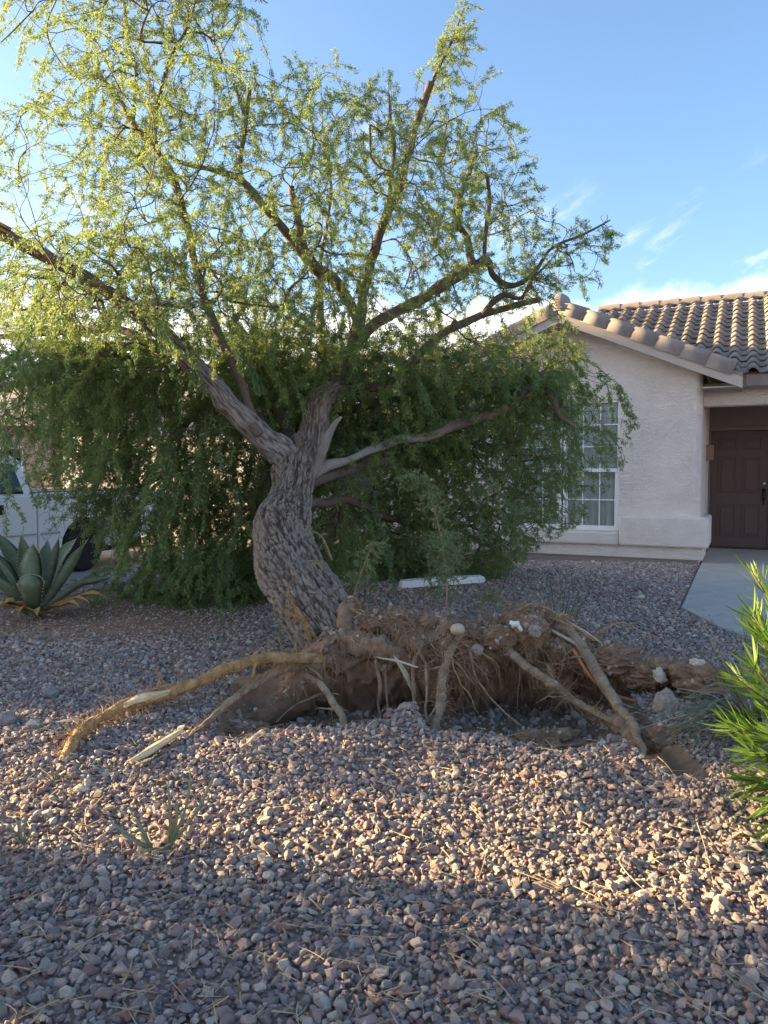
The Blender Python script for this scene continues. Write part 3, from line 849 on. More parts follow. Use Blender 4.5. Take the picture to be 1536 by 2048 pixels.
# rake tiles: broad caps with a tall outer leg, stepping down each side of the gable
def rake_mesh():
    L = .40; prof = [(-.17, -.01), (-.165, .07), (-.13, .112), (-.06, .125), (.03, .118), (.10, .095), (.135, .055), (.14, -.02), (.14, -.15)]
    prof = [(x * .9, z * .80) for x, z in prof]; n = len(prof); v = []
    for yy, k, dz in ((0, 1.03, .010), (L, 1.0, -.006)):
        v += [(x * k, yy, z * k + dz) for x, z in prof]
        v += [(x * k * .9 + (.0 if x < .13 else -.003), yy, z * k * .9 + dz - .012) for x, z in prof]
    f = []
    for i in range(n - 1):
        f.append((i, i + 1, 2 * n + i + 1, 2 * n + i)); f.append((n + i, 3 * n + i, 3 * n + i + 1, n + i + 1)); f.append((i, n + i, n + i + 1, i + 1)); f.append((2 * n + i, 2 * n + i + 1, 3 * n + i + 1, 3 * n + i))
    me = bpy.data.meshes.new('rake_tile'); me.from_pydata(v, [], f); me.materials.append(M['tile'])
    for p in me.polygons: p.use_smooth = True
    return me
RK = rake_mesh(); RKL = .372
for sgn in (1, -1):
    for k in range(7):
        # local +y of the tile runs up the rake; the tall leg faces the street (-y of the house)
        up = Vector((-sgn * cs, 0, sn)); out = Vector((0, -1, 0)); nrm = Vector((sgn * sn, 0, cs))
        d0 = .06 + (7 - k) * RKL
        p = Vector((PX + sgn * d0 * cs, -.27, wr(PX) - d0 * sn + .035))
        mt = Matrix((out, up, nrm)).transposed() if out.cross(up).dot(nrm) > 0 else Matrix((out, up, nrm)).transposed()
        o = bpy.data.objects.new('rake_tile', RK); COL.objects.link(o); o.parent = roof
        m4 = mt.to_4x4(); m4.translation = p; o.matrix_local = m4
fi = MB(); lathe(fi, [(.155, -.10), (.16, .02), (.15, .07), (.125, .115), (.085, .15), (.04, .168), (.005, .172)], (PX, -.26, wr(PX) + .045), 2, 20); lathe(fi, [(.17, -.02), (.155, .0)], (PX, -.26, wr(PX) + .0), 2, 20)
fi.make('ridge_end_cap', M['tile'], roof)
# fascia boards, soffits and eave ends
for sgn in (1, -1):
    fb = MB(); xe = PX + sgn * (2.02 + EV)
    poly = [(PX, wr(PX) - .055), (xe, wr(xe) - .055), (xe, wr(xe) - .215), (PX, wr(PX) - .235)]
    fb.prism(poly, -.37, -.335); fb.make('fascia', M['trim'], house, smooth=False, bevel=.005)
    fb = MB(); fb.prism([(PX, wr(PX) - .152), (xe, wr(xe) - .152), (xe, wr(xe) - .165), (PX, wr(PX) - .168)], -.333, 0); fb.make('soffit', M['soffit'], house, smooth=False)
xe = PX + 2.02 + EV
MB().box(xe - .035, xe + .002, -.332, 1.2, wr(xe) - .20, wr(xe) - .056).make('fascia', M['trim'], house, smooth=False, bevel=.004)
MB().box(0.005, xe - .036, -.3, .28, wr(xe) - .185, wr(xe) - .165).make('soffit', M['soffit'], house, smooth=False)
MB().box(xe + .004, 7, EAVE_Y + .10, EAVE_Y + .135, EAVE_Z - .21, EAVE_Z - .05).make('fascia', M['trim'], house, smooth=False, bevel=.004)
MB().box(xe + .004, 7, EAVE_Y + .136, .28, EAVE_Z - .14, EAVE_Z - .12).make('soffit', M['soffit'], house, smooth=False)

# ------------------------------------------------------------------ unseen houses added at the left, sized to shade the yard
DL, DQ = A([math.cos(SUN_TURN), -math.sin(SUN_TURN)]), A([math.sin(SUN_TURN), math.cos(SUN_TURN)])
def pq(p, q): return DL * p + DQ * q
def gable_house(name, label, p0, p1, q0, q1, wz, rz_, wins=True):
    c = pq((p0 + p1) / 2, (q0 + q1) / 2); hw, hl = (p1 - p0) / 2, (q1 - q0) / 2
    t = thing(name, label, 'house', (c[0], c[1], 0), -SUN_TURN)
    b = MB(); b.box(-hw, hw, -hl, hl, -.2, wz)
    for s in (-1, 1): b.prism([(-hw, wz), (hw, wz), (0, rz_ - .12)], s * hl - .08, s * hl + .08 - (.16 if s > 0 else 0) * 0)
    b.make('wall', M['stucco_far'], t, smooth=False)
    r = MB(); k = (rz_ - wz) / hw
    for s in (-1, 1):
        xo = s * (hw + .4); zo = wz - .4 * k
        r.add([(0, -hl - .35, rz_), (xo, -hl - .35, zo), (xo, hl + .35, zo), (0, hl + .35, rz_), (0, -hl - .35, rz_ - .15), (xo, -hl - .35, zo - .15), (xo, hl + .35, zo - .15), (0, hl + .35, rz_ - .15)],
              [(0, 1, 2, 3), (7, 6, 5, 4), (0, 4, 5, 1), (1, 5, 6, 2), (2, 6, 7, 3)])
    r.make('roof', M['tile'], t, smooth=False)
    for q in (-hl * .5, hl * .45):
        wf = MB(); wf.box(hw, hw + .05, q - .6, q + .6, 1.0, 2.2); wo = wf.make('window', M['white'], t, smooth=False)
        MB().box(hw + .05, hw + .06, q - .53, q + .53, 1.07, 2.13).make('pane', M['carglass'], wo, smooth=False)
    return t
TE = math.tan(SUN_EL)
gable_house('shade_house', 'unseen low tan stucco house with tile roof, added to shade the yard and lower crown', -34, -26, 4.0, 9.3, 4.4, 1.45 + TE * 30)
gable_house('shade_house', 'unseen taller two storey tan stucco house, added to shade the house front', -34, -26, 9.35, 13.3, 6.2, 3.5 + TE * 30)
RG = np.random.default_rng(21)

# ------------------------------------------------------------------ the fallen tree
TR = thing('fallen_tree', 'large uprooted leafy tree leaning over with its root ball torn out of the gravel', 'tree', tuple(at(640, 1330, 5.2) * A([1, 1, 0])))

def pxpath(rows, n=None, step=.05):
    """rows of (px, py, width in px, depth) -> points and radii"""
    P = A([at(x, y, Y) for x, y, w_, Y in rows]); r = A([w_ * Y / 1536 / 2 for x, y, w_, Y in rows])
    L = np.linalg.norm(np.diff(P, axis=0), axis=1).sum()
    n = n or max(6, int(L / step))
    D = spline(np.hstack([P, r[:, None]]), n)
    return D[:, :3], np.maximum(D[:, 3], .002)

# trunk
TP, TRr = pxpath([(690, 1335, 140, 5.15), (664, 1285, 142, 5.22), (636, 1235, 146, 5.35), (610, 1180, 142, 5.5), (580, 1125, 136, 5.7), (564, 1075, 130, 5.88), (572, 1025, 116, 6.08), (586, 975, 103, 6.25), (592, 935, 102, 6.4), (598, 905, 86, 6.52), (606, 880, 60, 6.6)], 330); TRr = TRr * .90
tb = MB(); tb.tube(TP, TRr, 230, ridges=.040, lump=.05, seed=2.0)
trunk = tb.make('trunk', M['bark'], TR, world=True, tint=TUBE_H)

LIMBS = [  # name, material, sides, rows
 ('A', 'limb_grey', [(606, 985, 40, 6.42), (592, 930, 84, 6.45), (558, 900, 90, 6.38), (510, 862, 74, 6.3), (450, 800, 62, 6.2), (392, 738, 54, 6.1), (330, 672, 48, 6.0), (240, 600, 44, 5.9), (150, 540, 42, 5.8), (72, 500, 40, 5.7), (8, 468, 40, 5.6)]),
 ('B', 'limb', [(512, 862, 34, 6.3), (494, 800, 28, 6.3), (464, 715, 27, 6.35), (432, 650, 25, 6.4), (402, 570, 23, 6.45), (372, 450, 23, 6.45), (342, 350, 24, 6.5), (305, 290, 24, 6.5), (262, 240, 20, 6.55), (225, 180, 14, 6.6), (192, 134, 12, 6.6)]),
 ('B2', 'limb', [(312, 310, 18, 6.5), (308, 250, 18, 6.45), (318, 190, 13, 6.4), (340, 110, 11, 6.3), (380, 40, 8, 6.3), (395, -40, 6, 6.2)]),
 ('B3', 'limb', [(265, 245, 12, 6.55), (270, 190, 11, 6.6), (268, 130, 13, 6.7), (254, 70, 10, 6.7), (247, -30, 8, 6.7)]),
 ('C', 'bark', [(606, 985, 40, 6.45), (612, 925, 96, 6.52), (622, 870, 84, 6.6), (634, 815, 76, 6.7), (660, 782, 68, 6.8), (700, 770, 52, 6.9), (735, 772, 40, 6.95)]),
 ('C1', 'limb', [(690, 775, 44, 6.9), (702, 715, 42, 7.0), (718, 655, 36, 7.0), (712, 625, 32, 7.0), (692, 590, 32, 6.95), (662, 555, 35, 6.9), (628, 535, 42, 6.85), (608, 500, 34, 6.85), (600, 450, 26, 6.8), (592, 410, 22, 6.8), (583, 372, 18, 6.8)]),
 ('C2', 'limb', [(612, 520, 20, 6.85), (575, 470, 28, 6.8), (540, 425, 26, 6.7), (500, 380, 26, 6.65), (470, 357, 24, 6.6), (415, 340, 15, 6.6), (360, 330, 12, 6.6), (328, 308, 9, 6.6)]),
 ('C3', 'limb', [(478, 362, 16, 6.6), (483, 310, 14, 6.6), (490, 250, 13, 6.55), (482, 210, 11, 6.5), (468, 166, 9, 6.5)]),
 ('D', 'limb', [(716, 668, 38, 7.0), (728, 580, 28, 7.05), (746, 510, 27, 7.1), (772, 440, 26, 7.1), (800, 365, 24, 7.1), (822, 290, 23, 7.15), (846, 215, 24, 7.15), (864, 166, 23, 7.15)]),
 ('D2', 'limb', [(858, 180, 13, 7.15), (880, 130, 9, 7.1), (905, 75, 7, 7.1), (930, 8, 4, 7.1)]),
 ('D3', 'limb', [(775, 440, 16, 7.1), (782, 370, 13, 7.0), (790, 300, 12, 6.95), (782, 240, 9, 6.9), (776, 190, 6, 6.9)]),
 ('E', 'limb', [(712, 690, 30, 7.0), (745, 652, 34, 7.05), (800, 618, 33, 7.1), (850, 590, 33, 7.15), (905, 558, 34, 7.2), (948, 532, 32, 7.25), (982, 518, 30, 7.25)]),
 ('E2', 'limb', [(945, 530, 24, 7.25), (932, 478, 20, 7.25), (912, 446, 20, 7.25), (918, 390, 17, 7.2), (938, 340, 13, 7.2), (950, 300, 9, 7.2)]),
 ('E3', 'limb', [(968, 520, 14, 7.25), (972, 450, 13, 7.2), (978, 400, 12, 7.2), (974, 350, 11, 7.15)]),
 ('E4', 'limb', [(978, 522, 20, 7.25), (990, 552, 18, 7.2), (1030, 572, 16, 7.15), (1068, 545, 12, 7.1), (1100, 500, 9, 7.1), (1160, 475, 7, 7.05), (1222, 440, 4, 7.05)]),
 ('F', 'limb', [(722, 775, 36, 6.95), (780, 772, 26, 7.0), (812, 735, 26, 7.0), (850, 692, 26, 7.05), (905, 655, 26, 7.1), (960, 632, 24, 7.15), (1020, 614, 21, 7.2), (1080, 598, 19, 7.2)]),
 ('F2', 'limb', [(962, 634, 18, 7.15), (985, 606, 17, 7.1), (1010, 590, 16, 7.1), (1040, 596, 12, 7.05), (1062, 560, 9, 7.0), (1100, 520, 7, 6.95)]),
 ('G', 'limb_grey', [(606, 965, 24, 6.4), (640, 940, 36, 6.42), (690, 922, 23, 6.5), (740, 898, 21, 6.7), (800, 878, 24, 6.9), (860, 868, 25, 7.05), (915, 848, 28, 7.15), (965, 834, 26, 7.25), (1015, 812, 23, 7.3), (1058, 774, 22, 7.35), (1080, 765, 20, 7.35), (1100, 788, 18, 7.3), (1118, 830, 15, 7.3), (1145, 855, 11, 7.3)]),
 ('G2', 'limb', [(1060, 775, 16, 7.35), (1086, 746, 15, 7.35)]),
 ('H', 'limb', [(606, 975, 24, 6.4), (650, 955, 30, 6.55), (720, 935, 26, 6.9), (790, 918, 28, 7.8), (850, 908, 24, 8.3), (900, 897, 19, 8.5), (942, 890, 14, 8.6)]),
 ('I', 'limb_grey', [(612, 970, 24, 6.38), (636, 930, 36, 6.36), (646, 902, 27, 6.3), (653, 870, 26, 6.28), (666, 848, 19, 6.25), (682, 832, 9, 6.22)]),
 ('J', 'limb', [(600, 1010, 30, 6.2), (655, 1005, 30, 7.0), (700, 1000, 26, 8.0), (770, 1030, 20, 9.0), (860, 1060, 16, 9.7), (940, 1050, 12, 10.1)]),
 ('K', 'limb', [(560, 905, 60, 6.6), (440, 760, 40, 7.2), (330, 695, 32, 7.6), (190, 700, 26, 7.8), (90, 742, 24, 7.9), (-20, 785, 22, 8.0)]),
 ('K2', 'limb', [(330, 695, 26, 7.6), (240, 662, 24, 7.7), (150, 662, 22, 7.9), (0, 676, 18, 8.0)]),
 ('L', 'limb', [(585, 900, 50, 6.7), (560, 820, 34, 7.4), (470, 780, 30, 8.0), (380, 830, 26, 8.5), (300, 950, 20, 8.8), (260, 1080, 14, 8.9)]),
 ('N', 'limb', [(610, 900, 50, 6.7), (640, 800, 34, 7.4), (642, 700, 26, 7.6), (638, 600, 22, 7.7), (640, 520, 14, 7.8), (660, 400, 10, 7.8), (655, 280, 7, 7.8)]),
 ('O', 'limb', [(640, 820, 34, 7.4), (780, 800, 28, 8.0), (930, 720, 22, 8.6), (1030, 690, 16, 9.0), (1120, 650, 10, 9.2)]),
]
limb_o, SKP, SKL, SKR = {}, [], [], []
for i, (nm, mt, rows) in enumerate(LIMBS):
    P, r = pxpath(rows, step=.02 if mt == 'bark' else .035); r = r * (.66 if nm == 'A' else .72 if nm in ('C', 'G', 'H') else .66)
    if r.max() < .03: wob = .012
    else: wob = .02
    P = P + np.stack([fbm(P * 3 + 7 * i, 2), fbm(P * 3 + 31 + i, 2), fbm(P * 3 + 57 + i, 2)], -1) * wob * sstep(np.arange(len(P)), 1, 8)[:, None]
    mb = MB(); big = r.max() > .09
    mb.tube(P, r, 130 if big and mt == 'bark' else 72 if big else 14, rough=.16, freq=9, ridges=.032 if (big and mt == 'bark') else (.016 if big else 0), lump=.012 if big else 0, seed=i * 3.7)
    o = mb.make('limb', M[mt], TR, world=True, tint=TUBE_H); limb_o[i] = o
    SKP.append(P[::2]); SKL.append(np.full(len(P[::2]), i)); SKR.append(r[::2])
# broken end of the big left limb, and short cut stubs
bs = MB(); e = at(8, 468, 5.6); d = e - at(72, 500, 5.7); d /= np.linalg.norm(d)
for k in range(26):
    a = RG.uniform(0, 6.28); rr = RG.uniform(.01, .068); o_ = A([0, math.cos(a) * rr, math.sin(a) * rr]); L = RG.uniform(.04, .16)
    bs.tube([e - d * .06 + o_, e + d * L * .5 + o_ * 1.1, e + d * L + o_ * 1.2 + A([0, 0, RG.normal(0, .02)])], [.014, .010, .001], 5)
bs.make('broken_end', M['root_tan'], limb_o[0], world=True)
for (li, x0, y0, x1, y1, wpx, Y) in ((8, 850, 215, 838, 200, 12, 7.12), (2, 486, 300, 470, 292, 9, 6.55), (7, 490, 255, 500, 176, 9, 6.5), (3, 205, 160, 190, 134, 11, 6.6), (0, 520, 870, 505, 848, 20, 6.15), (15, 900, 658, 912, 640, 12, 7.05), (19, 897, 900, 892, 916, 16, 8.47), (4, 600, 895, 592, 868, 18, 6.35)):
    s_ = MB(); s_.tube(spline([at(x0, y0, Y), (at(x0, y0, Y) + at(x1, y1, Y)) / 2, at(x1, y1, Y)], 6), np.linspace(wpx, wpx * .8, 6) * Y / 3072, 8, rough=.15)
    s_.make('cut_stub', M['limb'], limb_o[li], world=True, tint=TUBE_H)

# crown density by 96 px cell (0-9), from the top of the crown to the ground
DENS = {
 -1: '3455530001120000', 0: '1345530000042000', 1: '1355443222442100', 2: '4556555545542000', 3: '3456566555542000', 4: '4566666566554200',
 5: '6677666656554300', 6: '7888877665554200', 7: '9999898888874200', 8: '9999999899974200', 9: '3899999999973000', 10: '0489999999962000', 11: '0049999899940000', 12: '0039980068510000'}
def outline(px, py):
    """True where the crown has room: its ragged right and upper edge."""
    xm = np.interp(py, [-200, 0, 100, 160, 225, 300, 400, 450, 480, 560, 620, 700, 800, 850, 950, 1050, 1120, 1180, 1300], [965, 965, 975, 1015, 1045, 1085, 1095, 1150, 1235, 1215, 1150, 1215, 1270, 1275, 1225, 1160, 1040, 985, 980])
    ym = np.interp(px, [-500, 30, 500, 520, 600, 640, 780, 830, 880, 925, 960, 1500], [-300, -300, -300, 130, 105, 105, 160, 150, 60, -30, 60, 100])
    return (px < xm) & (py > ym)
def to_px(P):
    c, s = math.cos(PITCH), math.sin(PITCH); d = P - A([0, 0, CAM_H]); dep = d[..., 1] * c - d[..., 2] * s; up_ = d[..., 1] * s + d[..., 2] * c
    return 768 + 1536 * d[..., 0] / dep, 1024 - 1536 * up_ / dep
starts, sdir, slen, kind = [], [], [], []
trunk_gap = lambda x, y: 500 < x < 690 and y > 930
for row, sx in DENS.items():
    for col, ch in enumerate(sx):
        dn = int(ch)
        if dn == 0: continue
        n = RG.poisson(78 * (dn / 9) ** 1.7 * ((2.1 if col > 6 else 1.7) if row >= 7 else 1.15 if row >= 5 else 1.3 if col > 8 else .93) + .3)
        for _ in range(n):
            x, y = (col + RG.random()) * 96, (row + RG.random()) * 96
            if row == 12: y = 1152 + RG.random() * 42
            t = RG.random()
            if y < 640:
                Yc = 6.2 + .9 * (x / 1200) ; Y = Yc + RG.normal(0, .62)
            elif y < 760: Y = 6.0 + .8 * (x / 1200) + 2.3 * t
            else:
                k_ = min(1, max(0, (y - 760) / 340))
                lo = 6.75 + .35 * abs(x - 600) / 600 + (.4 if 480 < x < 700 else 0); lo = lo * (1 - k_) + k_ * (7.75 if x < 690 else 9.5); Y = lo + (2.2 - .9 * k_) * t ** 1.1
                if x > 950: Y = max(7.2 + 2.2 * t, lo + 1.4 * t)
            Y = min(max(Y, 4.9), 10.5)
            p = at(x, y, Y)
            if not outline(x + 25, y - 15): continue
            if fbm(p * A([1.9, 1.9, 1.5]) + 70, 2) < (-.33 if y < 640 else -.5 if x > 640 else -.30 + .25 * RG.normal()): continue
            gzz = float(gz(p[0], p[1])) + .05
            if p[2] < gzz: p[2] = gzz + RG.random() * .15
            if x < 330 and y > 905 and Y > 8.6: continue
            starts.append(p)
            up = y < 640
            hang = RG.random() < (.25 if up else .38 if x > 200 else .15)
            dr = RG.normal(size=3)
            if up: dr += A([(x - 640) / 500, 0, .5 if not hang else -1.2])
            else: dr += A([(x - 640) / 900, -.6, .1 if not hang else -1.5])
            dr /= np.linalg.norm(dr)
            sdir.append(dr); slen.append((RG.uniform(.22, .42) if up else RG.uniform(.24, .5)) * (1.25 if hang else 1) * (.5 if x > 900 else .7 if x < 150 and y > 800 else 1)); kind.append(1.0 if hang else .38)
# named hanging strands in front of the dark lower crown
for (x, y, Y, L) in ((285, 800, 6.6, .75), (125, 800, 6.6, .8), (200, 830, 6.7, .6), (345, 880, 6.7, .7), (335, 960, 6.9, .8), (420, 850, 6.6, .5), (440, 1080, 7.0, .75), (405, 900, 6.8, .6), (25, 880, 6.6, .6),
                     (60, -40, 6.3, .55), (100, 0, 6.4, .7), (500, 20, 6.4, .75), (515, 150, 6.4, .35), (30, 230, 6.3, .5), (480, 700, 6.2, .5), (830, 1060, 6.9, .6), (700, 1040, 7.0, .6), (1190, 850, 7.3, .6), (1230, 760, 7.3, .5), (760, 640, 6.6, .5), (560, 560, 6.4, .6), (250, 560, 5.7, .5), (110, 560, 5.6, .5)):
    for k in range(3):
        starts.append(at(x + RG.normal(0, 8), y + RG.normal(0, 8), Y)); sdir.append(A([RG.normal(0, .15), -.1, -1.0])); slen.append(L * RG.uniform(.8, 1.1)); kind.append(1.0)
for li, k_n in ((2, 2), (3, 3), (7, 3), (9, 5), (10, 3), (12, 3), (13, 2), (14, 4), (16, 3), (17, 5), (19, 5)):
    P = SKP[li]
    for p in P[len(P) // 4:]:
        for _ in range(RG.poisson(k_n)):
            starts.append(p + RG.normal(0, .05, 3)); d = RG.normal(size=3); sdir.append(d / np.linalg.norm(d)); slen.append(RG.uniform(.10, .24)); kind.append(.3)
starts, sdir, slen, kind = A(starts), A(sdir), A(slen), A(kind)
NS = len(starts)

# join every spray to the nearest branch that has already grown
NP = np.zeros((200000, 3)); NL = np.zeros(200000, int); NC = np.full(200000, -1)
k0 = np.concatenate(SKP); n_ = len(k0); NP[:n_] = k0; NL[:n_] = np.concatenate(SKL)
d0 = np.array([np.min(((k0 - s) ** 2).sum(1)) for s in starts]); order = np.argsort(d0)
ND = np.zeros_like(NP); ND[:n_] = np.concatenate([np.gradient(p, axis=0) / (np.linalg.norm(np.gradient(p, axis=0), axis=1)[:, None] + 1e-9) for p in SKP])
CROTCH = at(600, 900, 6.55)
conn = []; cnt = []
s_limb = np.zeros(NS, int)
for idx in order:
    s = starts[idx]; dv = s - NP[:n_]; dl = np.sqrt((dv * dv).sum(1)) + 1e-6
    fwd = (dv * ND[:n_]).sum(1) / dl; cost = dl * (1.5 - .55 * fwd) + .12 * np.maximum(0, NP[:n_, 2] - s[2] - .3)
    j = int(cost.argmin()); dist = dl[j]; s_limb[idx] = NL[j]
    pc = NC[j]; ci = len(conn); cnt.append(1); q = pc
    while q >= 0: cnt[q] += 1; q = conn[q][2]
    m = max(3, int(dist / .085) + 1); u = np.linspace(0, 1, m + 1)[:, None]
    ctl = NP[j] + (ND[j] * .8 + A([0, 0, .15])) * dist * .45 + RG.normal(size=3) * dist * .04
    path = NP[j] * (1 - u) ** 2 + ctl * 2 * u * (1 - u) + s * u * u + RG.normal(size=(m + 1, 3)) * .0025 * (u * (1 - u) * 4)
    conn.append((path, NL[j], pc, idx)); tg = np.gradient(path, axis=0)[1:]; tg /= np.linalg.norm(tg, axis=1)[:, None] + 1e-9
    NP[n_:n_ + m] = path[1:]; ND[n_:n_ + m] = tg; NL[n_:n_ + m] = NL[j]; NC[n_:n_ + m] = ci; n_ += m
    sdir[idx] = sdir[idx] * .6 + tg[-1] * .7; sdir[idx] /= np.linalg.norm(sdir[idx])

def batch_tubes(paths, radii, sides=3):
    """Many thin tubes at once: list of (n,3) paths with per-point radii -> verts, quads."""
    V, F, base = [], [], 0
    an = np.linspace(0, 2 * math.pi, sides, endpoint=False)
    for P, r in zip(paths, radii):
        T = np.gradient(P, axis=0); T /= np.linalg.norm(T, axis=1)[:, None] + 1e-9
        a = A([.3, .9, .31]); N = np.cross(T, a); N /= np.linalg.norm(N, axis=1)[:, None] + 1e-9; B = np.cross(T, N)
        v = P[:, None] + (np.cos(an)[None, :, None] * N[:, None] + np.sin(an)[None, :, None] * B[:, None]) * np.asarray(r)[:, None, None]
        n = len(P); V.append(v.reshape(-1, 3))
        i = np.arange(n - 1)[:, None] * sides + np.arange(sides)[None]; k = np.arange(n - 1)[:, None] * sides + (np.arange(sides) + 1)[None] % sides
        F.append(np.stack([i, k, k + sides, i + sides], -1).reshape(-1, 4) + base); base += n * sides
    return np.concatenate(V), np.concatenate(F)

# spray paths with leaves
tw_p, tw_r, tw_l = [], [], []
for ci, (path, li, pc, idx) in enumerate(conn):
    r0 = min(.0019 * math.sqrt(cnt[ci]) + .0006, .016); tw_p.append(path); tw_r.append(np.linspace(r0 * 1.15, max(r0 * .7, .0022), len(path))); tw_l.append(li)
LB, LD, LN, LS, LT, LLm = [], [], [], [], [], []
for i in range(NS):
    n = 6; P = [starts[i]]; d = sdir[i].copy(); st = slen[i] / n
    for k in range(n):
        d = d + A([0, 0, -.22 * kind[i]]) + RG.normal(0, .09, 3); d /= np.linalg.norm(d); P.append(P[-1] + d * st)
    P = A(P); gg = gz(P[:, 0], P[:, 1]) + .03; P[:, 2] = np.maximum(P[:, 2], gg)
    qx, qy = to_px(P); kk_ = int(np.argmin(np.append(outline(qx - 15, qy + 15), False)))
    if kk_ >= 3: tw_p.append(P[:kk_]); tw_r.append(np.linspace(.0024, .0010, kk_)); tw_l.append(s_limb[i])
    nl = int(slen[i] / (.0105 if starts[i][2] > 2.2 else .0145)); u = np.sort(RG.random(nl)) ** .85 * n
    j = np.minimum(u.astype(int), n - 1); f = (u - j)[:, None]; B = P[j] * (1 - f) + P[j + 1] * f; T = P[j + 1] - P[j]; T /= np.linalg.norm(T, axis=1)[:, None] + 1e-9
    tint = np.clip(RG.normal(.46 if starts[i][2] > 2.2 else .40, .18) + RG.normal(0, .09, nl), 0, 1)
    for q in range(7 if starts[i][2] > 2.2 else 5):
        dv = RG.normal(size=(nl, 3)); dv /= np.linalg.norm(dv, axis=1)[:, None]; dv = dv * .85 + T * .75 + A([0, 0, -.25]); dv /= np.linalg.norm(dv, axis=1)[:, None]
        LB.append(B + RG.normal(0, .011, B.shape)); LD.append(dv); LN.append(RG.normal(size=(nl, 3))); LS.append(RG.uniform(.013, .029, nl) * (1.0 if starts[i][2] > 2.4 else 1.5)); LT.append(tint); LLm.append(np.full(nl, s_limb[i]))
LB, LD, LN, LS, LT, LLm = map(np.concatenate, (LB, LD, LN, LS, LT, LLm))

def leaf_quads(B, D, N, S, wid=.28):
    """One rhombus leaf each: base, side, tip, side, slightly folded."""
    Sd = np.cross(D, N); Sd /= np.linalg.norm(Sd, axis=1)[:, None] + 1e-9; U_ = np.cross(Sd, D)
    L = S[:, None]; m = B + D * L * .5 + U_ * L * .05
    v = np.stack([B, m + Sd * L * wid * .5, B + D * L, m - Sd * L * wid * .5], 1)
    return v.reshape(-1, 3), np.arange(len(B) * 4).reshape(-1, 4)
lx, ly = to_px(LB); ok = outline(lx - 12 - 8 * RG.random(len(lx)), ly + 12); LB, LD, LN, LS, LT, LLm = (q[ok] for q in (LB, LD, LN, LS, LT, LLm))
def leaf_tris(B, D, N, S, wid=.34):
    Sd = np.cross(D, N); Sd /= np.linalg.norm(Sd, axis=1)[:, None] + 1e-9; L = S[:, None]
    v = np.stack([B, B + D * L * .62 + Sd * L * wid * .55, B + D * L - Sd * L * wid * .35], 1)
    return v.reshape(-1, 3), np.arange(len(B) * 3).reshape(-1, 3)
print('sprays', NS, 'leaves', len(LB))
for li in limb_o:
    m = LLm == li
    if m.sum() > 20:
        v, f = leaf_tris(LB[m], LD[m], LN[m], LS[m] * 1.12)
        mesh_obj('foliage', v, f, M['leaf'], limb_o[li], world=True, smooth=False, tint=np.repeat(LT[m], 3), kind='stuff')
    ids = [k for k in range(len(tw_p)) if tw_l[k] == li]
    if ids:
        v, f = batch_tubes([tw_p[k] for k in ids], [tw_r[k] for k in ids])
        mesh_obj('twigs', v, f, M['twig'], limb_o[li], world=True, kind='stuff')
BB, DD, NN_, SS, TT, pth, prd = [], [], [], [], [], [], []
for (x, y, Y, L) in ((290, 790, 6.5, .8), (125, 790, 6.5, .85), (205, 820, 6.6, .7), (345, 890, 6.6, .7), (400, 880, 6.7, .75), (335, 960, 6.8, .85), (440, 1080, 6.9, .6), (445, 840, 6.3, .4), (20, 900, 6.4, .7), (60, 720, 6.2, .5), (395, 690, 5.95, .4), (255, 1000, 7.0, .8), (465, 980, 6.9, .7), (380, 1040, 7.0, .7), (300, 1080, 7.2, .6), (505, 1050, 7.0, .6), (730, 1000, 6.9, .6), (770, 1090, 7.0, .5), (960, 960, 7.2, .6), (1010, 1030, 7.3, .5)):
    for k in range(3):
        d = A([RG.normal(.1, .2), -.25, -.7]); P = [at(x + RG.normal(0, 14), y + RG.normal(0, 12), Y)]; n = 12
        for q in range(n): d = d + A([0, 0, -.10]) + RG.normal(0, .14, 3); d /= np.linalg.norm(d); P.append(P[-1] + d * L * RG.uniform(.8, 1.1) / n)
        P = A(P); P[:, 2] = np.maximum(P[:, 2], gz(P[:, 0], P[:, 1]) + .04); pth.append(P); prd.append(np.linspace(.0028, .001, n + 1))
        m = int(L / .0042); u = RG.random(m) * (n - .01); j = u.astype(int); B_ = P[j] + (P[j + 1] - P[j]) * (u - j)[:, None]
        D_ = RG.normal(size=(m, 3)); D_ /= np.linalg.norm(D_, axis=1)[:, None]; D_ = D_ + (P[j + 1] - P[j]) / (L / n) * .8; D_ /= np.linalg.norm(D_, axis=1)[:, None]
        BB.append(B_); DD.append(D_); NN_.append(RG.normal(size=(m, 3))); SS.append(RG.uniform(.03, .058, m)); TT.append(np.full(m, np.clip(RG.normal(.35, .25), 0, 1)))
v, f = leaf_quads(np.concatenate(BB), np.concatenate(DD), np.concatenate(NN_), np.concatenate(SS), .24)
mesh_obj('hanging_strands', v, f, M['sprout_deep'], TR, world=True, smooth=False, tint=np.repeat(np.concatenate(TT), 4), kind='stuff')
v, f = batch_tubes(pth, prd); mesh_obj('strand_twigs', v, f, M['twig'], TR, world=True, kind='stuff')
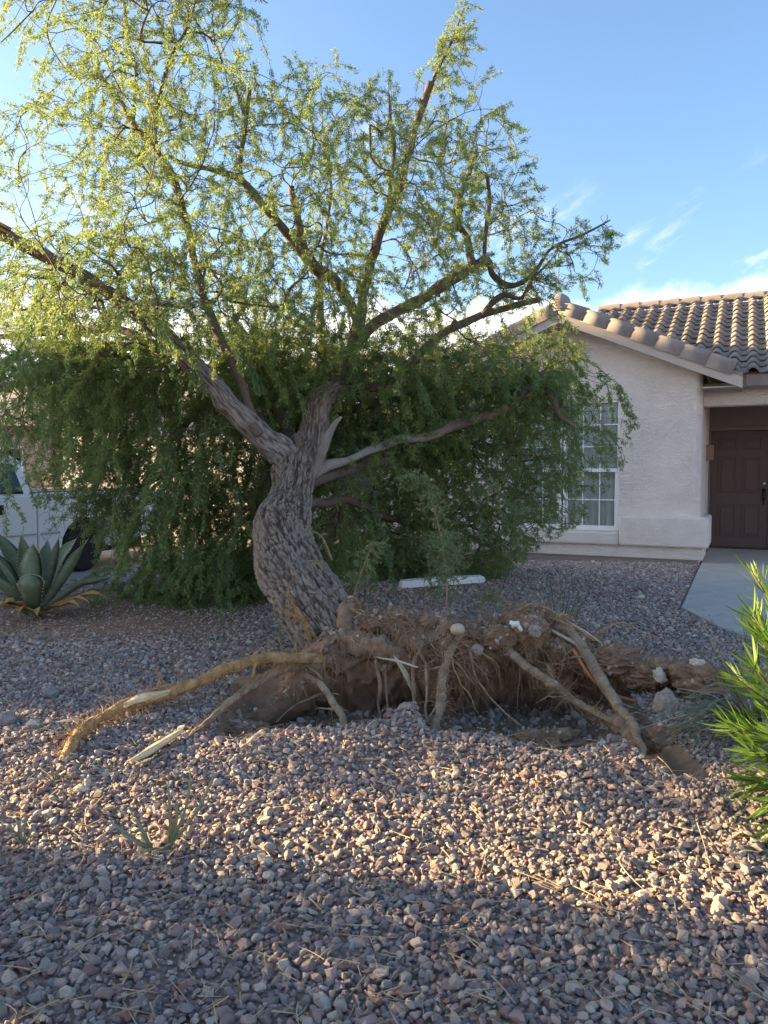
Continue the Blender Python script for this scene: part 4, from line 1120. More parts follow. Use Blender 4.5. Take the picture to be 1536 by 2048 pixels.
# bare dead twigs tangled in the crown
bp, br = [], []
for (x, y, Y, n, sp) in ((170, 1030, 7.9, 70, .36), (280, 1010, 8.0, 40, .3), (235, 480, 6.1, 40, .25), (190, 620, 5.95, 55, .3), (860, 490, 7.2, 45, .24), (540, 960, 6.9, 45, .2), (650, 560, 7.1, 22, .25), (470, 300, 6.7, 30, .2), (220, 380, 6.4, 45, .45), (700, 960, 6.6, 40, .22)):
    c = at(x, y, Y)
    for k in range(n):
        p = c + RG.normal(0, sp * .4, 3) * A([1.1, .8, .8]); d = RG.normal(size=3) + A([.2, 0, -.1]); d /= np.linalg.norm(d); P = [p]
        for q in range(6): d = d + RG.normal(0, .22, 3); d /= np.linalg.norm(d); P.append(P[-1] + d * sp * RG.uniform(.1, .2))
        P = A(P); P[:, 2] = np.maximum(P[:, 2], .03); bp.append(P); br.append(np.linspace(.0034, .0012, 7))
v, f = batch_tubes(bp, br)
mesh_obj('bare_twigs', v, f, M['deadtwig'], TR, world=True, kind='stuff')

# unseen blocks of foliage added beyond the left edge to shade the gravel
def shade_hedge(name, label, p0, p1, q0, q1, top, n, cat='shade_hedge'):
    c = pq((p0 + p1) / 2, (q0 + q1) / 2); t = thing(name, label, cat, (c[0], c[1], 0), -SUN_TURN)
    B = RG.random((n, 3)) * A([p1 - p0, q1 - q0, top]) - A([(p1 - p0) / 2, (q1 - q0) / 2, 0])
    B[:, 2] *= 1 + .10 * fbm(np.stack([B[:, 0] * 1.2, B[:, 1] * 1.2, 0 * B[:, 0]], -1) + 9, 2)
    B[:, 1] += .22 * fbm(B * 1.6 + 4, 2)
    D = RG.normal(size=(n, 3)); D /= np.linalg.norm(D, axis=1)[:, None]
    v, f = leaf_quads(B, D, RG.normal(size=(n, 3)), RG.uniform(.09, .16, n), .5)
    mesh_obj('foliage', v, f, M['leaf'], t, smooth=False, tint=np.repeat(RG.random(n) * .6, 4))
    st = MB()
    for k in range(9): st.tube([(RG.uniform(-.3, .3), q, 0), (RG.uniform(-.3, .3), q + .1, top * .5), (RG.uniform(-.4, .4), q, top * .85)], [.035, .025, .01], 6) if (q := -(q1 - q0) / 2 + (k + .5) * (q1 - q0) / 9) is not None else None
    st.make('stem', M['twig'], t)
shade_hedge('shrub', 'unseen loose tall shrub added to dapple the sun on the gravel', -11.6, -10.6, 3.0, 4.3, .7 + TE * 11, 1500, 'shrub')  # out of view, added to break up the sun band
shade_hedge('shade_hedge', 'unseen clipped green row of foliage added to shade the near gravel', -8.6, -7.4, -4.5, 2.32, .75 + TE * 8, 26000)
RG = np.random.default_rng(31)

# ------------------------------------------------------------------ root ball, roots and torn wood (parts of the fallen tree)
CR = A([[440, 1475, 0], [500, 1440, 0], [550, 1375, 0], [600, 1310, 0], [660, 1262, 0], [720, 1234, 0], [790, 1220, 0], [850, 1228, 0], [900, 1238, 0], [960, 1240, 0], [1010, 1222, 0], [1050, 1206, 0], [1100, 1222, 0],
        [1150, 1250, 0], [1210, 1285, 0], [1270, 1312, 0], [1340, 1318, 0], [1410, 1328, 0], [1470, 1352, 0], [1560, 1384, 0], [1640, 1410, 0]], float)
CRY = np.interp(CR[:, 0], [440, 560, 700, 1000, 1200, 1350, 1640], [4.35, 4.6, 4.95, 5.0, 4.9, 4.75, 4.6])
CR[:, 1] += 12
CW = A([at(x, y, Y) for (x, y, _), Y in zip(CR, CRY)])
xu = np.linspace(CW[0, 0], CW[-1, 0], 210)
zc_, yc_ = np.interp(xu, CW[:, 0], CW[:, 2]), np.interp(xu, CW[:, 0], CW[:, 1])
pxu = 768 + 1536 * xu / yc_
cav = np.interp(pxu, [440, 690, 735, 800, 850, 880, 925, 950, 1000, 1120, 1200, 1260, 1330, 1380, 1640], [-.05, -.06, -.02, .04, .03, -.04, -.06, -.02, .05, .03, .03, .10, .06, -.12, -.1])
tall = np.clip(zc_, .05, 1)
prof = []
for k in range(len(xu)):
    y, z, c, h = yc_[k], zc_[k], cav[k], max(zc_[k], .06)
    f_ = -.10 * min(1, h / .35)
    P = A([[y + 1.0, -.12], [y + .62, h * .35 - .02], [y + .30, h * .86], [y + .10, z - .005], [y + f_ * .6, z - .03 * h / .5 - .01], [y + f_ * 1.8, z - .30 * h], [y + f_ * 1.6 + c * .55, z - .52 * h], [y + f_ + c, z * .25], [y - .02 + c, -.12], [y + .12 + c, -.40]])
    prof.append(spline(P, 84))
prof = A(prof)                                      # (210, 84, 2)
V = np.stack([np.repeat(xu[:, None], 84, 1), prof[..., 0], prof[..., 1]], -1)
am = np.clip(tall / .3, .35, 1)[:, None]
nz = fbm(V * 3.2, 4); nf = fbm(V * 11 + 7, 4); nr_ = 1 - np.abs(fbm(V * A([9, 9, 2.2]) + 20, 3))
V[..., 1] += am * (-.13 * nz - .075 * nf - .06 * (nr_ - .6)); V[..., 2] += am * (.05 * fbm(V * 4 + 50, 3) + .022 * fbm(V * 14 + 60, 3)); V[..., 0] += am * .03 * fbm(V * 6 + 80, 3)
gi2 = np.arange(210 * 84).reshape(210, 84)
f = np.stack([gi2[:-1, :-1], gi2[1:, :-1], gi2[1:, 1:], gi2[:-1, 1:]], -1).reshape(-1, 4)
ball = mesh_obj('root_ball', V.reshape(-1, 3), f, M['soil'], TR, world=True)
# pebbles pressed into the soil, thickest along the crest and near 880 and 1000-1100 px
pts, sz = [], []
for _ in range(6500):
    i, j = RG.integers(0, 210), RG.integers(14, 66); x = pxu[i]
    w_ = .12 + .9 * (j < 36) * (x > 640) * (x < 1220) + .35 * (840 < x < 960) + .4 * (980 < x < 1120) * (j < 46)
    if RG.random() > w_: continue
    pts.append(V[i, j] + RG.normal(0, .006, 3)); sz.append(np.clip(RG.lognormal(0, .5) * .0100, .004, .030))
pm = pebbles(MB(), pts, sz); o = pm.make('embedded_pebbles', M['pebble'], ball, world=True, smooth=False, kind='stuff')
# soil clods
CLP = MB()
EXTRA = []
for _ in range(26):
    i, j = RG.integers(50, 175), RG.integers(30, 52); xx, yy = pxu[i], 0; q = V[i, j]; rr = RG.uniform(.03, .075); EXTRA.append((float(pxu[i]), float(1024 - 1536 * ((q[1] * math.sin(PITCH) + (q[2] - CAM_H) * math.cos(PITCH)) / (q[1] * math.cos(PITCH) - (q[2] - CAM_H) * math.sin(PITCH)))), float(q[1]), rr, rr * RG.uniform(.6, .9)))
for (x, y, Y, rx, rz_) in EXTRA + [c_ for c_ in ((1345, 1490, 3.95, .16, .09), (1395, 1355, 4.5, .15, .08), (1300, 1345, 4.65, .16, .09), (1000, 1275, 4.75, .10, .07), (1060, 1262, 4.8, .12, .07), (1090, 1490, 4.15, .19, .08), (905, 1262, 4.8, .08, .05), (700, 1215, 5.25, .07, .07), (470, 1468, 4.15, .20, .05), (1215, 1320, 4.75, .2, .09), (1150, 1300, 4.85, .14, .09))]:
    n1_, n2_ = (80, 56) if rx > .08 else (40, 28); th, ph = np.meshgrid(np.linspace(0, 2 * math.pi, n1_, endpoint=False), np.linspace(.02, math.pi - .02, n2_))
    D = np.stack([np.cos(th) * np.sin(ph), np.sin(th) * np.sin(ph), np.cos(ph)], -1); c = at(x, y, Y)
    r_ = 1 + .28 * fbm(D * 1.7 + x, 3) + .16 * fbm(D * 5 + x, 3) + .07 * fbm(D * 16 + x, 3)
    v = c + D * r_[..., None] * A([rx, rx * .75, rz_])
    gi3 = np.arange(n1_ * n2_).reshape(n2_, n1_); nx_ = np.roll(gi3, -1, 1)
    ff = np.stack([gi3[:-1], nx_[:-1], nx_[1:], gi3[1:]], -1).reshape(-1, 4)
    mesh_obj('soil_clod', v.reshape(-1, 3), ff, M['soil'], ball, world=True)
    cp = v.reshape(-1, 3)[RG.integers(0, n1_ * n2_, int(520 * rx))]; pebbles(CLP, cp, np.clip(RG.lognormal(0, .55, len(cp)) * .009, .004, .03))

CLP.make('clod_pebbles', M['pebble'], ball, world=True, smooth=False, kind='stuff')

nq = 2600; qx = RG.uniform(LX0, LX1, nq); qy = RG.uniform(3.9, 5.2, nq); kq = hole(qx, qy) > .12; qx, qy = qx[kq], qy[kq]
rb = pebbles(MB(), np.stack([qx, qy, gz(qx, qy) + .004], -1), np.clip(RG.lognormal(0, .6, len(qx)) * .011, .004, .04))
rb.make('crater_rubble', M['pebble'], smooth=False, kind='stuff')

ROOTS = [
 ('root_tan', .10, [(668, 1322, 24, 4.78), (600, 1314, 24, 4.62), (560, 1315, 25, 4.55), (510, 1324, 24, 4.5), (455, 1342, 23, 4.42), (400, 1362, 22, 4.36), (345, 1384, 24, 4.3), (300, 1396, 29, 4.22), (255, 1411, 24, 4.12), (205, 1432, 19, 3.98), (168, 1454, 22, 3.82), (143, 1484, 25, 3.66), (122, 1528, 24, 3.48)]),
 ('root', .10, [(640, 1320, 24, 4.75), (580, 1332, 24, 4.65), (530, 1356, 22, 4.55), (480, 1388, 20, 4.32), (438, 1420, 16, 4.12), (405, 1452, 12, 3.93), (378, 1482, 8, 3.78)]),
 ('root_dirt', .18, [(610, 1302, 34, 5.02), (660, 1288, 46, 4.98), (715, 1290, 50, 4.85), (770, 1302, 46, 4.75), (815, 1322, 38, 4.7), (850, 1350, 30, 4.68), (870, 1400, 24, 4.7)]),
 ('root', .08, [(612, 1350, 13, 4.55), (645, 1372, 17, 4.45), (668, 1408, 19, 4.35), (684, 1438, 18, 4.24), (698, 1470, 15, 4.12)]),
 ('root', .14, [(925, 1262, 16, 4.75), (903, 1300, 20, 4.62), (888, 1345, 22, 4.5), (882, 1390, 24, 4.4), (876, 1430, 24, 4.28), (864, 1466, 22, 4.12), (860, 1490, 16, 4.02)]),
 ('root', .06, [(1118, 1232, 26, 5.0), (1142, 1268, 28, 4.85), (1170, 1308, 30, 4.7), (1206, 1368, 29, 4.5), (1238, 1415, 28, 4.3), (1266, 1452, 25, 4.05), (1280, 1485, 19, 3.8), (1296, 1545, 15, 3.42)]),
 ('root', .10, [(985, 1280, 20, 4.8), (1012, 1298, 21, 4.7), (1050, 1328, 22, 4.6), (1085, 1355, 25, 4.5), (1120, 1380, 24, 4.45), (1165, 1412, 18, 4.35), (1205, 1436, 15, 4.25), (1240, 1456, 12, 4.15)]),
 ('root', .08, [(1096, 1328, 10, 4.55), (1106, 1362, 11, 4.48), (1122, 1386, 9, 4.42), (1138, 1402, 6, 4.38)]),
 ('root_dirt', .22, [(1040, 1262, 50, 5.1), (1100, 1288, 66, 5.0), (1160, 1312, 74, 4.9), (1220, 1340, 70, 4.8), (1270, 1362, 56, 4.76), (1310, 1380, 40, 4.78), (1350, 1400, 14, 4.82)]),
 ('root_dirt', .20, [(1215, 1430, 26, 4.3), (1250, 1462, 40, 4.12), (1300, 1496, 52, 3.95), (1350, 1522, 44, 3.8), (1400, 1550, 36, 3.7)]),
 ('root_dirt', .12, [(845, 1290, 9, 4.65), (826, 1330, 10, 4.55), (828, 1380, 11, 4.5), (830, 1425, 8, 4.42), (832, 1450, 7, 4.35)]),
 ('root_dirt', .12, [(812, 1345, 30, 4.75), (830, 1380, 26, 4.75), (846, 1415, 22, 4.78), (855, 1450, 20, 4.8)]),
 ('root', .12, [(852, 1330, 9, 4.5), (854, 1380, 8, 4.45), (852, 1420, 8, 4.4), (856, 1452, 7, 4.3)]),
 ('root_dirt', .12, [(650, 1385, 8, 4.5), (600, 1405, 6, 4.45), (572, 1425, 6, 4.4), (553, 1445, 4, 4.35)]),
 ('root_dirt', .12, [(750, 1320, 9, 4.55), (760, 1370, 9, 4.5), (758, 1410, 8, 4.45), (765, 1445, 6, 4.4)]),
 ('root_dirt', .12, [(768, 1330, 8, 4.58), (772, 1380, 7, 4.52), (778, 1430, 6, 4.42)]),
 ('root_tan', .08, [(622, 1290, 12, 5.02), (616, 1265, 13, 4.98), (606, 1240, 12, 4.95), (592, 1220, 8, 4.92), (580, 1200, 5, 4.9), (574, 1182, 3, 4.9)]),
 ('root_tan', .08, [(604, 1238, 9, 4.95), (590, 1230, 9, 4.92), (578, 1226, 8, 4.92), (572, 1220, 5, 4.92)]),
 ('root_tan', .08, [(752, 1240, 6, 4.95), (732, 1232, 5, 4.9), (716, 1226, 5, 4.88), (704, 1220, 3, 4.86)]),
 ('root_tan', .08, [(722, 1228, 4, 4.89), (708, 1236, 3, 4.86)]),
 ('root_dirt', .15, [(690, 1215, 46, 5.15), (694, 1245, 44, 5.05), (700, 1275, 30, 4.95)]),
 ('root', .1, [(905, 1262, 8, 4.72), (890, 1240, 7, 4.8), (872, 1232, 5, 4.86)]),
 ('root_dirt', .12, [(940, 1300, 9, 4.6), (955, 1360, 6, 4.5), (1000, 1415, 5, 4.3), (1045, 1452, 4, 4.15)]),
 ('root_dirt', .12, [(1180, 1275, 22, 4.9), (1240, 1305, 24, 4.8), (1290, 1330, 20, 4.75)]),
]
roots = []
for i, (mt, rg_, rows) in enumerate(ROOTS):
    P, r = pxpath(rows, step=.018); r = r * (.95 if i in (0, 2, 8, 9) else .80)
    P = P + np.stack([fbm(P * 7 + 3 * i, 2), fbm(P * 7 + 13 + i, 2), fbm(P * 7 + 29 + i, 2)], -1) * .012 * min(1, r.max() / .03)
    o = MB().tube(P, r, 18 if r.max() > .02 else 9, rough=rg_ * 2.2, freq=26, lump=r.max() * .25 if r.max() > .05 else 0, seed=i * 2.1).make('root', M[mt], TR, world=True); roots.append((o, P, r))
for k in range(170):                                  # thin tangled roots over the torn face
    i = RG.integers(25, 175); x = pxu[i]
    if RG.random() > .35 + .65 * (735 < x < 1130): continue
    j = RG.integers(26, 50); p = V[i, j] + A([0, -.02, 0]); L = RG.uniform(.18, .55); d = A([RG.normal(0, .8), -.35, RG.normal(-.35, .6)]); P = [p]; n = 12
    for q in range(n): d = d / np.linalg.norm(d) + A([0, .03, -.12]) + RG.normal(0, .22, 3); d /= np.linalg.norm(d); P.append(P[-1] + d * L / n)
    P = A(P); lo_ = -.05; P[:, 2] = np.maximum(P[:, 2], lo_ - .1)
    r0 = RG.uniform(.003, .0085)
    MB().tube(spline(P, 26), np.linspace(r0, r0 * .25, 26), 7, rough=.3, freq=40, seed=k).make('root', M[('root_dirt', 'root_dirt', 'root', 'root_tan')[RG.integers(0, 4)]], TR, world=True)
for ri in (0, 1, 3, 4, 5, 6, 9):                     # side rootlets that fork from the thick roots
    o, P, r = roots[ri]
    for k in range(5):
        i = RG.integers(len(P) // 6, len(P) - 4); d = RG.normal(size=3) * A([1, .6, .8]) + A([0, -.2, -.2]); L = RG.uniform(.06, .26); Q = [P[i]]
        for q in range(8): d = d / np.linalg.norm(d) + RG.normal(0, .2, 3) + A([0, 0, -.06]); d /= np.linalg.norm(d); Q.append(Q[-1] + d * L / 8)
        Q = A(Q); Q[:, 2] = np.maximum(Q[:, 2], -.1)
        MB().tube(spline(Q, 22), np.linspace(r[i] * RG.uniform(.25, .5), .0012, 22), 7, rough=.35, freq=40, seed=k).make('rootlet', o.data.materials[0], o, world=True)
# stripped pale patch on the long root and split wood
def splinter(rows, name, parent, mat, jag=5, flat=.45):
    P, r = pxpath(rows, step=.012); n = len(P); T, N, B = frames(P); vv, ff = [], []
    sides = 9; an = np.linspace(0, 2 * math.pi, sides, endpoint=False)
    rr = r[:, None] * (1 + .30 * fbm(np.stack([np.cos(an)[None] * 2 + 0 * r[:, None], np.sin(an)[None] * 2 + 0 * r[:, None], np.arange(n)[:, None] * .06 + 0 * an[None]], -1) + n, 2))
    v = P[:, None] + np.cos(an)[None, :, None] * N[:, None] * rr[..., None] + np.sin(an)[None, :, None] * B[:, None] * rr[..., None] * flat
    jagm = RG.random((2, sides)) * r.max() * jag
    v[0] -= T[0] * jagm[0][:, None]; v[-1] += T[-1] * jagm[1][:, None]
    for i in range(n - 1):
        for j in range(sides):
            k = (j + 1) % sides; ff.append((i * sides + j, i * sides + k, (i + 1) * sides + k, (i + 1) * sides + j))
    ff.append(tuple(range(sides))); ff.append(tuple(range(n * sides - sides, n * sides)))
    return mesh_obj(name, v.reshape(-1, 3), ff, mat, parent, world=parent is not None, smooth=False)
splinter([(335, 1383, 12, 4.27), (310, 1390, 20, 4.20), (285, 1396, 23, 4.16), (262, 1405, 14, 4.09)], 'bare_wood', roots[0][0], M['wood'], 2, .8)
splinter([(345, 1368, 5, 4.30), (320, 1374, 8, 4.26), (292, 1388, 5, 4.24)], 'torn_bark', roots[0][0], M['root_tan'], 3)
splinter([(118, 1443, 4, 3.8), (140, 1440, 7, 3.8), (165, 1440, 5, 3.82)], 'torn_bark', roots[0][0], M['wood'], 2)
for rows, mt in (([(772, 1318, 7, 4.5), (795, 1322, 11, 4.48), (815, 1328, 8, 4.46)], 'wood_pale'), ([(800, 1330, 9, 4.6), (812, 1350, 13, 4.55), (818, 1364, 8, 4.55)], 'wood_pale'), ([(1128, 1274, 12, 4.78), (1150, 1286, 16, 4.76), (1172, 1298, 14, 4.74), (1190, 1304, 7, 4.72)], 'wood_pale'),
                 ([(1148, 1250, 6, 4.82), (1175, 1266, 8, 4.8), (1200, 1284, 6, 4.78)], 'wood_pale'), ([(1095, 1275, 6, 4.82), (1115, 1284, 6, 4.8), (1140, 1292, 5, 4.78)], 'wood_pale'), ([(1160, 1262, 12, 4.9), (1185, 1278, 18, 4.86), (1200, 1285, 10, 4.84)], 'root_tan')):
    splinter(rows, 'split_wood', TR, M[mt])
# root hairs: hanging from the ball, along the crest, and bristling from the long roots
hp, hr, hp2, hr2 = [], [], [], []
for _ in range(3800):
    i = RG.integers(20, 205); x = pxu[i]
    dense = .25 + .75 * (740 < x < 960) + .75 * (985 < x < 1130) + .3 * (1130 < x < 1330)
    if RG.random() > dense: continue
    j = RG.integers(24, 58); p = V[i, j] + A([0, -.012, 0]); L = RG.uniform(.06, .30) * (1.3 if 840 < x < 960 else 1)
    d = A([RG.normal(0, .5), -.45, RG.normal(-.2, .7)]); P = [p]
    for q in range(7): d = d / np.linalg.norm(d) + A([0, .04, -.17]) + RG.normal(0, .36, 3); d /= np.linalg.norm(d); P.append(P[-1] + d * L / 7)
    P = A(P)
    if P[:, 2].min() < -.25: continue
    (hp if RG.random() < .85 else hp2).append(P); (hr if len(hr) < len(hp) else hr2).append(np.linspace(RG.uniform(.0012, .0032), .0007, 8))
for _ in range(2600):                                # matted fibre on the crest and big right root
    i = RG.integers(45, 190); j = RG.integers(26, 50); p = V[i, j]; d = RG.normal(size=3); L = RG.uniform(.03, .13); P = [p]
    for q in range(5): d = d / np.linalg.norm(d) + RG.normal(0, .4, 3) + A([0, -.1, -.05]); d /= np.linalg.norm(d); P.append(P[-1] + d * L / 5)
    hp.append(A(P)); hr.append(np.linspace(.0016, .0006, 6))
hr2 = (hr2 + [np.linspace(.0024, .0008, 8)] * len(hp2))[:len(hp2)]
v, f = batch_tubes(hp, hr); mesh_obj('root_hairs', v, f, M['root_hair'], ball, world=True, kind='stuff')
v, f = batch_tubes(hp2, hr2); mesh_obj('pale_root_hairs', v, f, M['root_hair_lt'], ball, world=True, kind='stuff')
for ri, n, Ls in ((0, 800, .055), (1, 160, .04), (2, 160, .06), (5, 60, .03), (6, 160, .08), (4, 160, .07), (7, 90, .09), (8, 420, .09), (16, 60, .06), (17, 50, .05)):
    o, P, r = roots[ri]; hp, hr = [], []
    for _ in range(n):
        k = RG.integers(0, len(P) - 1); d = RG.normal(size=3); d /= np.linalg.norm(d); p = P[k] + d * r[k] * .8; L = Ls * RG.lognormal(0, .5) * (2.2 if RG.random() < .04 else 1); Q = [p]
        for q in range(4): d = d + RG.normal(0, .3, 3) + A([0, 0, -.12]); d /= np.linalg.norm(d); Q.append(Q[-1] + d * L / 4)
        hp.append(A(Q)); hr.append(np.linspace(.0023, .0008, 5))
    v, f = batch_tubes(hp, hr); mesh_obj('root_hairs', v, f, M['root_tan'] if ri in (0, 16, 17) else M['root_hair'], o, world=True, kind='stuff')

# ------------------------------------------------------------------ rocks and loose things
def rock(name, label, px, py, Y, dims, mat, sq=0.1, fr=1.6, tilt=0.0, sink=.25, ground_it=True, cat='rock'):
    n1_, n2_ = 40, 28; th, ph = np.meshgrid(np.linspace(0, 2 * math.pi, n1_, endpoint=False), np.linspace(.015, math.pi - .015, n2_))
    D = np.stack([np.cos(th) * np.sin(ph), np.sin(th) * np.sin(ph), np.cos(ph)], -1)
    r_ = 1 + sq * 1.6 * fbm(D * fr + px, 3) + sq * .3 * fbm(D * 9 + px, 3)
    v = D * r_[..., None] * A(dims); v = v.reshape(-1, 3) @ A(Matrix.Rotation(tilt, 3, 'Y')).T
    gi3 = np.arange(n1_ * n2_).reshape(n2_, n1_); nx_ = np.roll(gi3, -1, 1)
    ff = np.stack([gi3[:-1], nx_[:-1], nx_[1:], gi3[1:]], -1).reshape(-1, 4)
    c = at(px, py, Y)
    if ground_it: c[2] = float(gz(c[0], c[1])) + dims[2] * (1 - sink)
    o = mesh_obj(name, v, ff, M[mat]); o.location = c; return tag(o, label, cat)
rock('cobble', 'smooth round beige cobble perched on top of the torn root ball', 915, 1259, 4.66, (.045, .042, .037), 'cobble', .03, ground_it=False)
rock('cobble', 'pinkish grey stone half buried in roots below the beige cobble', 955, 1300, 4.62, (.040, .036, .036), 'granite', .12, ground_it=False)
rock('cobble', 'tan rough stone in the soil at the peak of the root ball', 1070, 1262, 4.68, (.042, .036, .038), 'granite', .18, ground_it=False)
rock('boulder', 'upright speckled granite boulder in the crater beside the dark cavity', 1330, 1412, 4.3, (.068, .065, .092), 'granite', .12, tilt=.15, ground_it=False)
rock('rock', 'pale angular rock on the soil bank above the granite boulder', 1318, 1352, 4.52, (.034, .03, .05), 'paleRock', .22, tilt=-.5, ground_it=False)
rock('rock', 'flat pale rock at the crest of the soil bank near the strap leaved clump', 1395, 1325, 4.5, (.045, .03, .022), 'paleRock', .15, ground_it=False)
rock('rock', 'round brown grey rock among gravel above the tip of the long root', 102, 1408, 4.55, (.052, .045, .036), 'greyrock', .1)
rock('rock', 'large pale grey rock in gravel at the picture edge left of the long root', 14, 1462, 4.0, (.055, .05, .04), 'greyrock', .12)
rock('rock', 'pale oval rock lying beside the tip of the long tan root', 66, 1474, 3.95, (.036, .03, .024), 'paleRock', .1)
rock('rock', 'flat creamy stone catching the sun on the near gravel', 164, 1612, 3.18, (.034, .022, .016), 'paleRock', .08, sink=-.2)
rock('rock', 'grey rock at the foot of the fallen crown nearest the driveway', 232, 1178, 8.9, (.13, .10, .075), 'greyrock', .14)
rock('rock', 'pale grey rock half hidden under the fallen crown leaves', 268, 1186, 8.6, (.10, .09, .07), 'paleRock', .12)
rock('rock', 'dark flat rock between the driveway and the pale crown rocks', 205, 1172, 9.1, (.12, .09, .05), 'greyrock', .14)
rock('rock', 'small whitish stone on gravel between the root ball and the walkway', 1281, 1196, 8.2, (.045, .04, .028), 'paleRock', .1)
rock('rock', 'tan clod of stone on the gravel lip at the crater front', 815, 1446, 4.15, (.036, .03, .026), 'granite', .2)
for k, (x, y, Y) in enumerate(((1140, 1128, 10.7), (1118, 1137, 10.4), (1100, 1146, 10.0), (1066, 1140, 10.3))):
    o = rock('rock', ['darker flat stone nearest the house corner below the window', 'flat grey stone on gravel in front of the window sill', 'flat grey stone farthest along the house wall under the window', 'flat grey stone at the right foot of the fallen crown by the wall'][k], x, y, Y, (.085, .06, .03), 'greyrock', .12); o['group'] = 'flat stones under the window'

# split pale stick lying on the gravel and smaller chips
def lie(rows, name, label, mat, cat, flat=.5, jag=4):
    rows = [(x, y, w_, None) for x, y, w_ in rows]; out = []
    for x, y, w_, _ in rows:
        Y = 3.5
        for _k in range(8):
            p = at(x, y, Y); zg = float(gz(p[0], p[1])) + .035; Y = (CAM_H - zg) / ((CAM_H - at(x, y, 1.0)[2]))
        out.append((x, y, w_, Y))
    o = splinter(out, name, None, M[mat], jag, flat); return tag(o, label, cat)
lie([(268, 1518, 12), (300, 1500, 22), (330, 1482, 22), (358, 1464, 12)], 'wood_splinter', 'yellow split piece of bare wood lying on gravel near the long root', 'wood', 'wood', .55, 1.5)
lie([(275, 1528, 5), (290, 1522, 8), (304, 1516, 4)], 'wood_chip', 'small wood chip lying just below the yellow split piece', 'wood', 'wood', .4, 2)
lie([(494, 1488, 6), (508, 1474, 9), (522, 1462, 5)], 'wood_chip', 'thin tan wood chip on gravel right of the yellow split piece', 'wood', 'wood', .4, 2)
# orange tube through the torn roots
P, r = pxpath([(1145, 1298, 7, 4.68), (1160, 1322, 7, 4.64), (1178, 1350, 7, 4.6), (1200, 1372, 7, 4.58), (1235, 1392, 7, 4.55), (1275, 1404, 7, 4.5), (1312, 1418, 7, 4.45)], step=.02)
tag(MB().tube(P, r, 10).make('irrigation_tube', M['hose']), 'thin orange irrigation tube running behind the long slanting root', 'tube')
P, r = pxpath([(1020, 1244, 9, 4.72), (1034, 1250, 9, 4.70), (1044, 1262, 8, 4.69)], step=.01)
t = thing('pipe_fitting', 'broken white plastic pipe fitting stuck in the soil of the root ball', 'pipe', tuple(at(1034, 1252, 4.7)))
MB().tube(P, r, 12).make('pipe', M['pvc'], t, world=True)
c = at(1032, 1249, 4.69); MB().tube([c - A([.03, 0, .006]), c + A([.02, -.004, .012])], [.019, .016], 8, rough=.25, freq=30).make('broken_collar', M['pvc'], t, world=True)

# ------------------------------------------------------------------ far house beyond the driveway
fh = thing('far_house', 'sunlit pale tan house far beyond the truck and driveway', 'house', (-9.5, 25, 0), rad(-20))
b = MB(); b.box(-6, 6, -3, 3, -.3, 2.8); b.make('wall', M['stucco_far'], fh, smooth=False)
b = MB(); b.add([(-6.5, -3.5, 2.65), (6.5, -3.5, 2.65), (6.5, 0, 4.2), (-6.5, 0, 4.2), (6.5, 3.5, 2.65), (-6.5, 3.5, 2.65)], [(0, 1, 2, 3), (3, 2, 4, 5), (1, 4, 2), (0, 3, 5)]); b.make('roof', M['tile'], fh, smooth=False)
b = MB(); b.box(-2, .2, -3.05, -2.99, .9, 2.1); wo = b.make('window', M['white'], fh, smooth=False); MB().box(-1.92, .12, -3.06, -3.051, .98, 2.02).make('pane', M['carglass'], wo, smooth=False)

# ------------------------------------------------------------------ white pickup truck (local +x to its nose, +y its near side)
TO = A([-5 + .423 * .57, 10 + .906 * .57]) - .95 * EX
tk = thing('pickup_truck', 'white extended cab pickup truck parked on the driveway behind the agave', 'pickup truck', (TO[0], TO[1], -.105), rad(-115))
def side_solid(poly, y0, y1, taper=0.0, z0=1.0):
    """Side outline (x, z) extruded across the truck with tumblehome above z0."""
    n = len(poly); v = []
    for s in (1, -1):
        for (x, z) in poly: v.append((x, s * (y1 - max(0, z - z0) * taper), z))
    f = [tuple(range(n)), tuple(range(2 * n - 1, n - 1, -1))] + [(i, i + n, (i + 1) % n + n, (i + 1) % n) for i in range(n)]
    return v, f
arch = lambda cx, r=.44, n=9: [(cx + r * math.cos(a), .36 + r * math.sin(a)) for a in np.linspace(0, math.pi, n)]
bed = MB(); poly = [(-2.55, .52), (-2.60, 1.17), (-.03, 1.17), (-.03, .30)] + [(-.38, .30)] + [(p[0], max(p[1], .30)) for p in arch(-.85)] + [(-1.32, .34)]
v, f = side_solid(poly, 0, .95); bed.add(v, f); bed.make('bed', M['paint'], tk, smooth=False, bevel=.025)
MB().box(-2.5, -.06, -.80, .80, 1.171, 1.185).make('bed_cover', M['black'], tk, smooth=False)
cab = MB(); poly = [(.0, .28), (.0, 1.12), (.02, 1.14), (3.3, 1.14), (3.9, 1.0), (3.95, .62), (3.9, .40)] + [(p[0], max(p[1], .28)) for p in arch(3.05)] + [(2.5, .28)]
v, f = side_solid(poly, 0, .95); cab.add(v, f); cab.make('body', M['paint'], tk, smooth=False, bevel=.03)
top = MB(); poly = [(.05, 1.13), (.16, 1.62), (.30, 1.70), (1.55, 1.70), (1.75, 1.64), (2.35, 1.13)]
v, f = side_solid(poly, 0, .945, .24, 1.12); top.add(v, f); top.make('cab_roof', M['paint'], tk, smooth=False, bevel=.03)
def on_side(x, z, out=.006): return (x, .945 - max(0, z - 1.12) * .24 + out, z)
